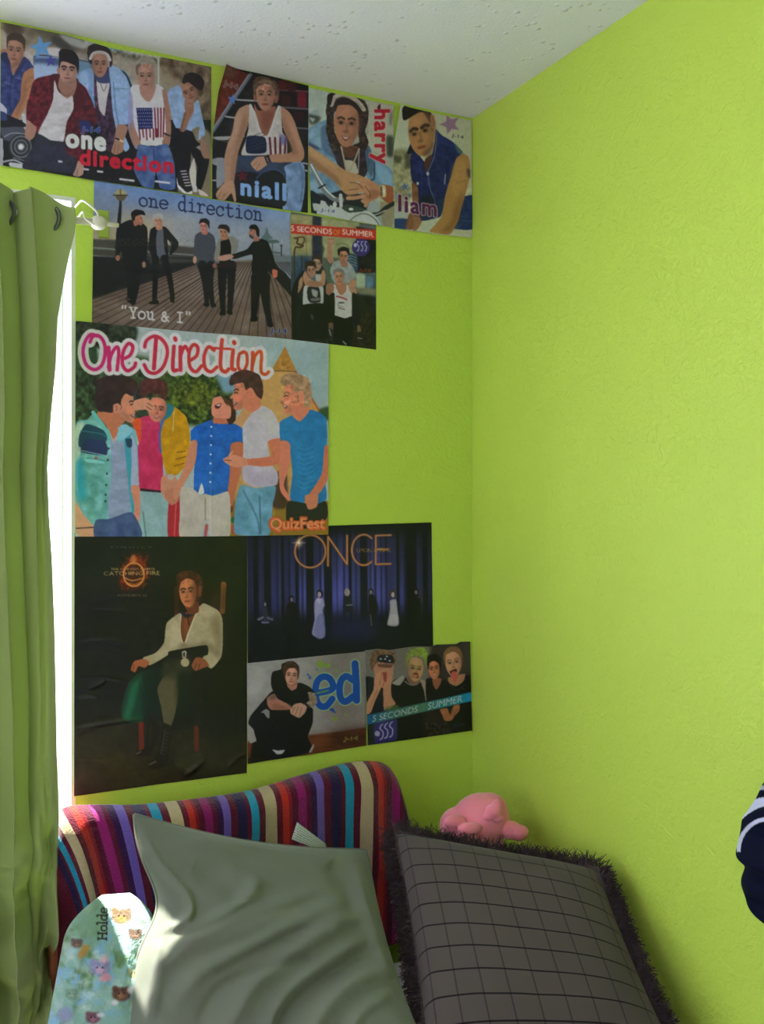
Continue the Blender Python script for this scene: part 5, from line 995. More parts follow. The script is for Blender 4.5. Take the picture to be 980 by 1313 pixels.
    # second's head
    A.face(322, 362, 76, 92, (214, 130, 106), 8, .0, (60, 24, 30), 1); A.P("258,300 262,258 310,242 355,262 362,300 350,330 338,312 290,300 272,330 262,330", (84, 34, 42)); A.N(258, 250, 360, 320, 44, 14, 14, (1, .5, .5)); A.P("236,330 280,318 310,340 312,360 296,372 280,362 236,362", (220, 150, 120)); A.L("282,350 300,362", 4, (150, 90, 74)); A.L("286,338 306,350", 4, (150, 90, 74))
    A.P("338,612 372,600 390,612 402,640 400,690 380,712 350,690 335,660", (206, 140, 112)); A.E(372, 610, 12, 11, (190, 180, 176)); A.P("352,660 380,650 405,680 400,700 375,715 352,690", (196, 124, 98), .9)
    # third: blue shirt, head thrown back
    A.P("455,430 520,400 585,405 635,430 645,480 600,500 595,600 580,662 520,680 486,672 458,660 460,560 468,480 446,480", (12, 96, 190)); A.N(450, 410, 640, 675, 24, 26, 15); A.P("446,440 470,430 474,480 450,490", (10, 104, 200)); A.L("522,410 520,500 516,660", 3, (8, 70, 150))
    for y in range(425, 660, 34): A.E(522-(y-425)*.02, y, 4, 4, (196, 220, 240))
    for q in range(110): A.E(460+RNG.rand()*140, 420+RNG.rand()*240, 1.5, 1.5, (90, 160, 226), .7)
    A.P("446,480 470,480 462,560 420,640 395,690 380,690 385,650 420,580", (212, 138, 108)); A.P("594,490 640,485 640,560 612,660 600,720 580,690 590,600", (200, 112, 80)); A.P("410,650 455,655 486,680 500,672 530,680 582,664 592,700 590,830 520,830 505,770 480,830 405,830 405,760", (204, 194, 184)); A.P("486,632 496,670 474,672", (226, 226, 232)); A.L("500,690 500,770", 4, (150, 130, 122)); A.N(405, 660, 590, 830, 16, 40, 16)
    A.L("505,790 500,830", 12, (196, 90, 100))
    A.P("535,385 585,385 590,412 530,412", (200, 110, 84)); A.P("580,330 610,350 612,400 590,418 572,380", (60, 30, 30)); A.P("522,352 530,320 560,312 588,330 596,370 588,395 540,392 524,380", (224, 140, 116)); A.P("535,345 560,338 552,356 538,358", (96, 26, 34)); A.P("538,346 556,341 552,348", (230, 220, 214)); A.P("560,312 600,335 606,370 592,350 570,330", (80, 42, 38)); A.L("570,332 582,345", 4, (110, 50, 44))
    # fourth: white tee
    A.P("640,420 700,348 745,365 775,420 776,470 730,480 745,560 768,600 762,640 690,648 640,620 640,500", (208, 200, 214)); A.N(640, 360, 775, 640, 18, 30, 17); A.P("700,370 750,380 772,440 740,450", (214, 210, 208), .8, f=8); A.P("640,560 700,600 762,600 760,636 690,645 640,618", (186, 170, 200), .7, f=10); A.P("732,478 776,468 790,520 778,560 720,572 650,565 650,545 700,540 745,530", (214, 120, 92)); A.P("565,545 600,528 650,542 655,568 610,575 580,562", (222, 146, 118)); A.L("588,530 600,518", 6, (226, 160, 130)); A.L("570,548 595,550", 4, (150, 80, 66))
    A.P("632,640 690,652 760,645 748,720 735,825 620,825 606,800 612,700", (104, 160, 186)); A.N(608, 645, 758, 825, 36, 34, 18); A.L("700,680 705,820", 5, (60, 104, 130)); A.L("640,660 690,760 700,820", 7, (70, 120, 150), .8)
    A.prof(640, 306, 100, 118, -1, (220, 132, 106), (70, 34, 40)); A.P("648,300 700,300 705,350 670,372 640,350", (216, 126, 98)); A.P("588,258 600,230 650,216 700,236 714,290 708,322 690,310 670,280 650,290 640,262 610,268 592,272", (72, 36, 44)); A.N(590, 222, 712, 300, 34, 18, 19, (1, .6, .6)); A.P("655,285 676,285 680,312 662,320", (222, 130, 104))
    # fifth: blue tee
    A.P("775,410 800,392 830,378 890,362 945,390 950,480 940,600 948,690 900,714 815,695 822,600 810,500 778,478", (20, 122, 186)); A.N(778, 380, 948, 710, 18, 26, 20)
    for i in range(9): A.L([(842, 500+i*18), (866, 510+i*18), (900, 498+i*18)], 3, (60, 156, 206), .7)
    A.P("778,480 812,486 812,560 790,640 815,690 808,700 778,664 772,600", (222, 128, 106)); A.P("940,500 955,500 955,610 930,660 900,690 880,728 865,705 880,680 930,600", (214, 120, 90)); A.P("805,700 900,714 945,700 950,760 900,800 805,790", (20, 20, 34)); A.P("868,680 915,672 912,720 880,730", (214, 130, 100))
    A.prof(826, 318, 104, 124, -1, (228, 140, 114), (150, 110, 80)); A.P("820,340 870,330 885,365 850,405 822,385", (220, 128, 100)); A.P("776,262 785,236 830,226 880,246 894,300 886,350 868,350 862,310 846,296 830,300 822,270 790,270", (178, 138, 108)); A.N(778, 232, 892, 345, 60, 11, 21, (1, .85, .7)); A.P("845,295 862,295 866,325 850,335", (226, 140, 112))
    # title: white cushion then coloured strokes
    ti = [("100,90 76,84 56,110 48,150 60,195 90,214 118,196 130,150 124,110 104,88 84,92 74,112", 13), ("142,132 146,215", 15), ("142,205 152,160 172,130 180,150 174,215", 13), ("195,175 222,160 232,130 215,118 196,150 194,195 212,218 236,205 242,190", 13),
          ("318,100 310,210", 15), ("276,130 284,105 316,90 348,112 360,150 346,200 318,226 290,222 274,196", 13), ("384,128 380,210 395,216", 14), ("388,98 390,104", 15), ("408,130 408,216", 14), ("410,160 424,128 438,150", 12), ("444,180 468,162 472,132 456,122 440,150 442,200 464,222 486,200", 13),
          ("532,142 512,130 496,160 498,205 520,222 542,205", 13), ("562,104 556,200 572,222 586,212", 14), ("532,134 592,138", 9), ("602,142 598,205 610,214", 14), ("606,112 608,116", 15), ("640,150 624,160 622,205 640,220 654,190 652,155 640,148", 12), ("676,150 672,222", 13), ("674,200 686,160 704,146 708,170 706,220 722,232 734,222", 12)]
    for p_, w_ in ti: A.L(p_, w_+27, (228, 224, 228))
    for p_, w_ in ti: A.L(p_, w_, lambda X, Y: np.stack([np.interp(X, [50, 250, 500, 740], [206, 200, 206, 206]), np.interp(X, [50, 250, 500, 740], [26, 24, 52, 84]), np.interp(X, [50, 250, 500, 740], [136, 76, 56, 36])], -1))
    A.P("588,262 606,226 650,214 700,234 714,280 700,290 640,255 600,268", (72, 36, 44)); A.N(590, 222, 712, 290, 34, 18, 19, (1, .6, .6))
    A.T('QuizFest', 738, 806, 206, 46, (222, 104, 54), -.01, .055, (170, 70, 40), .03); A.T('QuizFest', 742, 802, 198, 38, (236, 160, 120), -.01, .0)
    A.R(515, 500, 522, 830, (255, 255, 255), .10)
    return A
# ---- film poster: seated figure in a cream shirt on a dark ground
def art_seated():
    A = Art((90, 680, 322, 1026), (14, 16, 18)); A.crop = (90, 670, 3.646)
    A.P("0,0 400,0 830,200 830,500 400,300 0,300", (14, 22, 18), f=60); A.P("0,950 400,900 830,1000 830,1310 0,1310", (40, 34, 20), f=70); A.P("20,1130 250,1060 420,1200 300,1280 20,1290", (58, 50, 28), .8, f=50); A.N(15, 40, 830, 1280, 8, 60, 3); A.N(15, 900, 830, 1280, 12, 30, 4, (1, .9, .6)); A.P("600,500 830,480 830,1000 640,1000", (8, 8, 10), .8, f=50)
    # chair
    A.L("498,310 500,430", 22, (92, 44, 20)); A.L("718,290 712,415", 26, (150, 88, 46)); A.L("712,300 706,410", 8, (190, 124, 70)); A.P("660,330 700,330 700,400 665,400", (70, 36, 30), .8, f=10); A.L("332,925 334,1060", 24, (110, 30, 16)); A.L("590,960 592,1060", 22, (96, 34, 20)); A.L("612,740 608,840", 14, (60, 22, 16)); A.P("480,300 720,290 720,420 480,420", (30, 16, 12), .5, f=14)
    # trousers and boots
    A.P("330,690 480,640 640,600 650,700 600,860 560,960 470,970 430,930 330,930 250,930 240,860 270,760", (14, 16, 18)); A.P("275,750 330,700 400,690 380,780 340,930 250,925 242,860", (14, 62, 44)); A.P("262,860 290,760 330,730 300,850 280,915 250,915", (30, 110, 76), .8, f=6); A.L("330,720 350,800 380,880", 5, (60, 110, 90), .7); A.P("340,700 460,680 440,860 400,930 345,920", (10, 30, 28), .9, f=12)
    A.P("408,780 440,720 500,700 510,790 490,900 470,955 440,940 425,860", (92, 84, 58)); A.P("440,650 560,640 560,720 480,730 430,720", (54, 50, 38), .9, f=10); A.P("500,720 560,700 570,860 510,900", (10, 26, 24), .9, f=10)
    A.P("370,900 420,960 400,1040 370,1090 310,1090 310,1070 350,1050", (18, 14, 14)); A.P("430,940 480,960 470,1040 455,1130 420,1150 370,1150 368,1120 400,1100 420,1040", (24, 18, 16)); A.L("445,970 425,1080", 6, (90, 74, 60), .6); A.L("378,950 372,1040", 5, (70, 56, 44), .6); A.L("312,1082 330,1072", 8, (120, 96, 80), .8); A.L("372,1132 400,1118", 8, (120, 100, 84), .8)
    for i in range(7): A.L([(424+i*4, 1080-i*16), (440+i*4, 1084-i*16)], 3, (110, 94, 76), .6)
    # shirt
    A.P("452,470 520,420 545,440 600,400 625,378 690,410 712,450 714,560 706,630 660,684 618,640 640,600 560,590 480,600 450,625 372,668 340,634 400,610 440,560", (180, 166, 128)); A.N(340, 400, 714, 680, 18, 30, 6); A.P("480,600 520,560 560,570 640,560 690,600 700,640 650,600 560,590", (120, 106, 76), .7, f=10); A.P("650,450 700,440 712,560 690,640 680,560", (128, 112, 80), .7, f=12); A.P("470,500 500,460 520,540 500,590 470,580", (206, 194, 156), .7, f=10)
    A.P("522,430 600,400 570,470 548,520 535,562 520,540 516,480", (112, 58, 34)); A.P("532,450 560,450 550,510 535,530", (150, 84, 52), .8, f=6); A.L("604,395 572,470 540,560", 7, (214, 202, 166)); A.L("520,425 514,500 524,560", 6, (206, 194, 156)); A.L("522,420 545,438 582,420", 16, (24, 30, 56)); A.L("550,440 556,480", 6, (60, 30, 26))
    A.P("462,604 560,585 640,575 642,620 560,630 470,630", (16, 14, 16)); A.P("524,604 544,602 542,632 526,634", (176, 170, 150)); A.P("529,610 538,609 537,627 530,628", (30, 26, 26)); A.E(538, 655, 20, 20, (180, 168, 124))
    A.P("284,690 300,650 345,638 372,655 350,680 320,672 305,700", (176, 96, 56)); A.L("300,665 292,695", 4, (100, 50, 30)); A.P("568,668 590,630 630,640 650,670 620,682 585,694", (150, 84, 52)); A.L("590,660 582,688", 4, (84, 44, 28)); A.L("606,662 600,688", 4, (84, 44, 28))
    # head
    A.P("535,380 600,370 600,420 560,430", (112, 56, 34)); A.face(552, 328, 92, 138, (196, 120, 76), -4, -.3, (50, 26, 20), 0, 1.3); A.P("575,270 620,290 612,370 585,385 570,340", (90, 42, 26), .6, f=14); A.P("500,290 498,250 530,226 580,228 618,262 618,320 600,330 590,280 550,262 520,280 510,310", (74, 36, 22)); A.N(500, 230, 616, 290, 36, 12, 8, (1, .7, .5)); A.P("600,300 616,300 612,345 600,345", (120, 62, 40))
    # emblem: glowing ring with flames
    A.E(300, 235, 62, 78, (120, 30, 10), .5, f=26); A.P("240,230 262,180 300,148 350,160 370,150 355,190 372,230 345,290 290,312 240,310 232,280", (140, 36, 14), .75, f=9); A.N(232, 150, 372, 315, 90, 10, 9, (1, .45, .15)); A.E(298, 248, 44, 52, (40, 10, 8), .7, f=6)
    for w_, c_ in ((9, (190, 90, 30)), (4, (236, 190, 110))): A.L([(298+48*math.cos(q), 244+54*math.sin(q)) for q in np.linspace(0, 2*np.pi, 30)], w_, c_, .85)
    A.L("255,258 290,272 335,262", 7, (214, 150, 80), .8); A.L("262,280 300,290 330,278", 5, (200, 120, 60), .8); A.P("280,170 300,150 312,180 296,200", (226, 140, 70), .8, f=4)
    A.T('F I N N I C K', 192, 122, 198, 11, (96, 104, 100), 0, -.005, a=.8); A.T('THE HUNGER GAMES', 190, 223, 206, 11, (206, 176, 120), 0, .01); A.T('CATCHING FIRE', 158, 248, 262, 18, (206, 172, 112), -.01, .012); A.T('NOVEMBER 22', 224, 346, 136, 10, (130, 104, 60), 0, .0)
    return A
# ---- television poster: figures in a misty blue forest
def art_forest():
    A = Art((312, 664, 562, 856), (24, 24, 60)); A.crop = (310, 660, 3.267)
    def bgc(X, Y):
        g = np.exp(-((X-440)/330)**2)*np.clip(1-np.abs(Y-330)/330, 0, 1); n_ = fbm(X/26, Y/400, 5, 3)*.5+.5
        v = g*(0.35+0.9*n_); return np.stack([20+v*78, 20+v*82, 44+v*156], -1)
    A.P([(0, 0), (820, 0), (820, 640), (0, 640)], bgc, sm=0)
    for x, w_ in ((60, 22), (108, 30), (172, 12), (200, 8), (232, 14), (285, 30), (330, 10), (362, 34), (430, 9), (455, 12), (512, 30), (560, 10), (606, 9), (655, 12), (712, 44), (770, 22), (400, 6), (300, 8), (585, 7), (150, 8), (255, 8), (540, 6), (685, 9), (480, 5)):
        A.L([(x-2, 20), (x, 250), (x+2, 470)], w_, (10, 10, 22), .92 if w_ > 11 else .55, f=3)
    A.P([(0, 430), (820, 400), (820, 640), (0, 640)], (8, 9, 24), .92, sm=0, f=26); A.P([(0, 20), (820, 20), (820, 70), (0, 90)], (10, 10, 24), .8, sm=0, f=14); A.P("380,440 560,430 560,520 380,520", (30, 34, 84), .6, f=22)
    g = lambda p_, c_, a=1.0, f=1.5: A.P(p_, c_, a, f=f)
    g("90,385 104,385 112,420 135,430 132,446 110,450 96,462 80,446 62,444 66,430 86,420", (44, 44, 62)); A.E(98, 374, 8, 13, (26, 24, 34)); A.E(98, 376, 5, 8, (120, 116, 140)); A.L("70,440 90,430", 5, (150, 150, 180)); A.L("108,432 130,440", 5, (120, 120, 150)); A.L("86,452 112,452", 7, (110, 112, 150))
    g("190,380 205,365 225,370 242,400 238,450 225,490 190,480 185,430", (14, 14, 24)); A.E(208, 352, 12, 13, (14, 12, 20)); A.E(210, 356, 6, 9, (110, 100, 124))
    g("312,355 340,350 348,380 340,400 350,500 330,520 295,500 306,440 304,380", (150, 148, 186)); g("320,420 346,420 350,510 320,520 302,490", (110, 112, 160), .8); A.E(328, 332, 14, 18, (20, 16, 26)); A.E(326, 335, 8, 12, (170, 150, 160)); A.P("312,360 322,345 332,360 330,375", (190, 180, 196), .8, f=2)
    g("428,345 448,340 462,370 468,410 440,412 430,480 424,420", (26, 26, 44)); A.E(442, 325, 12, 17, (150, 140, 130)); A.E(446, 328, 7, 11, (170, 150, 150)); A.L("440,380 462,378", 6, (110, 110, 140))
    g("532,340 552,335 566,360 572,400 560,420 552,470 540,470 534,420", (18, 18, 30)); A.E(542, 322, 10, 14, (30, 26, 34)); A.E(542, 325, 6, 9, (130, 116, 130)); A.L("540,420 545,465", 4, (90, 94, 120))
    g("622,360 646,355 652,385 658,460 636,468 610,462 616,430 622,395", (166, 160, 172)); A.E(634, 332, 13, 20, (70, 54, 50)); A.E(634, 336, 7, 11, (190, 166, 164)); g("625,420 655,420 656,455 615,455", (196, 190, 196), .6)
    g("720,345 740,335 755,360 752,380 745,480 722,480 718,400", (12, 12, 20)); A.E(730, 322, 12, 15, (16, 14, 20)); A.E(731, 325, 6, 9, (130, 110, 116)); A.L("738,345 756,352 750,368", 6, (60, 54, 70))
    for w_, c_ in ((11, (120, 66, 40)), (5, (196, 140, 100))):
        A.L([(288+64*math.cos(q), 154+68*math.sin(q)) for q in np.linspace(0, 2*np.pi, 40)], w_, c_); A.L([(362, 214), (362, 92), (442, 208), (442, 88)], w_, c_, sm=0)
        A.L([(512+50*math.cos(q), 148+64*math.sin(q)) for q in np.linspace(np.radians(-50), np.radians(-310), 34)], w_, c_); A.L([(625, 86), (562, 88), (562, 208), (625, 206)], w_, c_, sm=0); A.L([(562, 146), (612, 146)], w_, c_)
    A.T('UPON A TIME', 482, 158, 142, 16, (176, 130, 60), -.01, .01)
    A.E(240, 118, 16, 16, (255, 220, 180), .7, f=7); A.L("212,118 268,118", 2, (240, 210, 180), .8); A.L("240,92 240,146", 2, (240, 210, 180), .8); A.E(240, 118, 5, 5, (255, 250, 240))
    return A
# ---- poster: seated man in black beside two large blue letters
def art_letters():
    A = Art((312, 828, 476, 986), (150, 146, 142)); A.crop = (310, 820, 5.765)
    A.P("30,100 500,120 500,700 30,760", (158, 156, 152), f=60); A.P("600,60 930,60 930,700 640,700", (126, 118, 114), f=90); A.P("60,250 180,190 140,400 60,420", (176, 174, 172), .8, f=30); A.N(40, 100, 920, 760, 8, 80, 2)
    A.P("30,765 480,712 930,650 930,810 30,940", (96, 48, 30), sm=0, f=4); A.P("640,700 930,650 930,810 700,810", (56, 28, 22), .8, f=40); A.N(30, 660, 930, 930, 14, 30, 3, stretch=(3, .5)); A.P("490,716 640,700 620,780 500,840", (120, 62, 40), .6, f=24)
    for x, y, r, c_ in ((582, 185, 26, (122, 156, 56)), (634, 194, 18, (122, 156, 56)), (690, 588, 18, (120, 150, 60)), (768, 558, 13, (120, 140, 80)), (556, 222, 8, (70, 110, 160)), (700, 232, 10, (120, 150, 70)), (505, 285, 10, (40, 90, 170)), (490, 260, 7, (40, 90, 170))): A.E(x, y, r, r, c_, f=2)
    A.L("600,190 660,190", 8, (122, 156, 56), .8); A.L("600,572 640,578 680,588", 5, (170, 130, 100), .8); A.L("490,262 512,280", 8, (40, 90, 170)); A.L("650,512 690,538", 12, (26, 70, 160)); A.E(668, 520, 16, 12, (26, 70, 160))
    for off, c_, w1 in ((0, (122, 156, 60), 68), (0, (176, 186, 176), 60), (0, (14, 74, 156), 50)):
        A.L("545,400 668,368 660,300 610,275 560,310 545,400 570,480 620,495 670,440", w1, c_); 
        A.L("838,180 848,330 850,450", w1+4, c_, sm=0); A.L("820,300 770,272 730,320 728,420 765,460 825,420", w1, c_)
    A.L("548,400 640,378", 12, (122, 156, 60), .8)
    # figure
    A.P("215,300 230,240 290,220 300,180 380,160 420,210 420,260 340,320 350,380 240,380 220,350", (16, 14, 20)); A.P("50,620 70,560 180,430 230,380 330,350 430,320 500,350 535,390 500,480 528,520 525,620 490,720 520,790 490,840 300,880 220,890 100,900 110,750 80,660", (14, 14, 24)); A.N(60, 380, 530, 880, 6, 40, 5)
    A.P("75,770 110,760 240,890 60,915 45,905", (14, 12, 16)); A.P("45,760 80,760 60,900 45,905", (110, 56, 34), .8, f=4); A.P("55,690 85,660 105,750 60,765", (160, 156, 150)); A.P("142,540 180,515 205,530 205,582 185,575 165,545", (150, 148, 150)); A.P("228,815 270,822 318,818 300,845 262,848", (206, 204, 206)); A.P("500,830 530,775 536,790 512,835", (180, 170, 166))
    A.P("190,430 240,402 270,440 350,482 370,510 340,520 220,520 190,480", (172, 116, 96)); A.P("195,430 240,404 262,430 220,450", (104, 80, 74), .8, f=8); A.P("240,470 340,500 330,518 230,515", (140, 84, 70), .6, f=8); A.P("490,390 540,400 562,460 530,500 480,502 460,480 500,450", (140, 122, 104)); A.N(480, 390, 560, 500, 50, 14, 7, (.8, 1, .9)); A.L("472,476 500,502", 16, (40, 30, 40))
    A.P("360,520 390,480 440,470 480,500 470,540 430,580 400,570 365,550", (196, 150, 128)); A.L("395,500 375,540", 5, (130, 88, 72)); A.L("420,500 395,560", 5, (130, 88, 72)); A.L("445,505 425,570", 5, (130, 88, 72)); A.L("345,482 375,505", 10, (120, 96, 84))
    A.P("335,320 410,315 405,360 370,378 340,350", (176, 120, 100)); A.face(368, 270, 108, 146, (200, 146, 124), 4, .0, (60, 36, 28)); A.P("312,270 300,210 330,165 385,162 425,200 425,260 412,300 412,240 390,212 350,215 330,240 322,280", (64, 40, 32)); A.N(302, 165, 425, 260, 34, 12, 8, (1, .7, .6)); A.L("335,325 370,340 408,322", 8, (120, 70, 56), .6, f=4)
    j14(A, 755, 750, 104, 26, (60, 50, 24), (190, 196, 100), -.1)
    A.P("40,880 120,870 220,890 200,905 60,915", (26, 20, 20), .9)
    return A
# ---- poster: four faces behind a turquoise band
def art_four():
    A = Art((464, 816, 612, 960), (40, 36, 40)); A.crop = (460, 815, 6.32)
    A.P("40,110 400,90 400,370 40,370", (112, 108, 104), f=6); A.P("260,110 600,90 600,370 300,360", (110, 104, 100), f=10); A.P("600,60 930,40 930,400 600,400", (50, 44, 48), f=14); A.P("850,60 930,50 930,300 850,300", (70, 62, 56), .8, f=16)
    # 1
    A.P("50,360 130,345 290,380 320,560 300,900 60,900", (18, 20, 32)); A.P("120,250 140,180 280,190 270,380 220,430 150,400", (176, 124, 98)); A.P("92,230 100,150 170,112 260,120 305,170 300,240 280,230 150,220 110,290", (112, 84, 62)); A.N(95, 115, 300, 240, 44, 14, 3); A.P("150,205 165,160 270,160 292,220 230,225", (24, 26, 40)); 
    for x, y in ((180, 190), (215, 190), (252, 205), (230, 170)): A.E(x, y, 9, 6, (190, 190, 196))
    A.P("160,230 270,235 262,262 165,255", (110, 70, 62)); A.P("60,640 60,560 120,440 130,330 190,280 222,300 215,340 180,430 130,540 100,620", (190, 136, 104)); A.P("205,600 200,430 215,370 250,330 280,300 262,420 270,500 310,560 320,590 230,600", (182, 128, 98)); A.P("195,300 228,300 225,370 205,370", (150, 60, 60)); A.L("190,290 170,400", 5, (120, 78, 60), .8); A.L("215,330 200,410", 5, (120, 78, 60), .8); A.L("80,620 150,440", 8, (130, 84, 62), .5, f=6)
    A.P("60,360 125,350 115,430 60,520", (18, 20, 34)); 
    # 2
    A.P("270,380 370,330 420,400 500,370 560,400 580,480 540,530 520,900 300,900 300,560", (14, 15, 26)); A.P("270,385 355,325 375,345 330,405", (150, 144, 136)); A.P("500,360 545,370 580,430 575,500 545,528 530,450", (156, 134, 118)); A.P("390,340 490,350 480,400 430,405", (120, 86, 66)); A.L("375,370 430,402 500,375", 9, (120, 120, 120))
    A.face(462, 275, 140, 200, (176, 136, 96), 6, .1, (84, 90, 50)); A.P("388,260 385,170 430,110 500,95 550,120 560,200 545,260 530,200 500,170 440,170 405,200", (124, 140, 62)); A.P("500,95 552,120 560,190 530,170", (130, 170, 56), .9, f=6); A.N(388, 100, 556, 180, 34, 14, 5); A.P("440,305 480,305 485,345 455,340", (110, 44, 40)); A.P("445,318 478,322 470,338 452,336", (190, 110, 100))
    # 3
    A.P("545,360 600,350 640,400 700,350 720,420 720,700 560,560", (18, 16, 24)); A.P("600,350 670,350 660,400 630,440 605,400", (150, 90, 66)); A.face(612, 275, 104, 160, (190, 118, 84), -8, .0, (18, 14, 20), 1); A.P("555,230 560,165 620,148 668,180 670,250 660,300 650,230 610,205 575,225 568,280", (18, 14, 20)); 
    # 4
    A.P("720,380 760,370 850,330 900,330 920,480 920,780 760,780 700,600", (14, 14, 22)); A.P("730,340 860,310 850,370 790,410 735,385", (176, 122, 92)); A.P("690,240 690,140 740,90 810,95 840,150 835,260 820,200 800,140 730,150 705,180", (126, 90, 60)); A.face(768, 225, 146, 216, (200, 146, 112), -8, -.05, (120, 84, 56)); A.P("692,170 720,105 790,95 830,140 835,220 815,160 770,130 720,150", (130, 94, 64)); A.P("740,290 790,270 795,300 750,315", (60, 20, 24)); A.P("752,298 790,292 800,350 785,380 765,360", (196, 84, 76)); A.L("735,400 800,440 860,400", 5, (60, 60, 68)); A.L("830,420 860,440", 4, (90, 90, 96))
    A.P("300,560 520,520 540,900 70,900 60,720 250,600", (14, 15, 22), .9); A.P("60,700 300,640 320,880 80,890", (16, 40, 30), .7, f=10); A.P("520,620 700,600 720,800 540,850", (40, 32, 32), .8, f=10); A.N(540, 700, 720, 820, 60, 12, 6)
    A.P("660,600 720,590 740,640 770,570 820,560 815,610 780,650 750,690 700,690 680,650", (170, 106, 70)); A.L("770,600 745,650", 5, (100, 60, 40)); A.L("795,600 765,655", 5, (100, 60, 40))
    A.P("205,590 310,560 330,590 240,610", (80, 110, 60), .8, f=5)
    bnd = lambda X, Y: np.stack([np.interp(X, [60, 150, 450, 560, 850, 915], [10, 34, 70, 60, 20, 10]), np.interp(X, [60, 150, 300, 450, 560, 850, 915], [92, 96, 110, 116, 120, 140, 150]), np.interp(X, [60, 120, 450, 560, 830, 915], [160, 110, 96, 116, 160, 200])], -1)
    A.P([(58, 648), (918, 458), (918, 530), (62, 726)], bnd, sm=0)
    A.T('5 SECONDS', 112, 700, 365, 50, (190, 196, 200), -.225, .015, lean=.12); A.T('OF', 492, 612, 52, 46, (90, 140, 70), -.225, .015, lean=.12); A.T('SUMMER', 560, 600, 280, 56, (196, 200, 206), -.225, .015, lean=.12)
    A.P("125,720 150,705 300,680 312,700 310,830 290,850 140,880 128,860", (46, 38, 104)); A.E(152, 795, 22, 22, (170, 174, 196), .9)
    for i, (x0, y0) in enumerate(((200, 715), (238, 705), (278, 695))): A.L([(x0-16, y0+12), (x0-26, y0+40), (x0-2, y0+66), (x0-6, y0+110), (x0-26, y0+128)], 9, (176, 178, 204)); A.L([(x0-18, y0+16), (x0-2, y0+2)], 7, (176, 178, 204)); A.L([(x0-28, y0+128), (x0-10, y0+122)], 7, (176, 178, 204))
    j14(A, 768, 740, 86, 24, (20, 18, 40), (60, 56, 110), -.1)
    return A
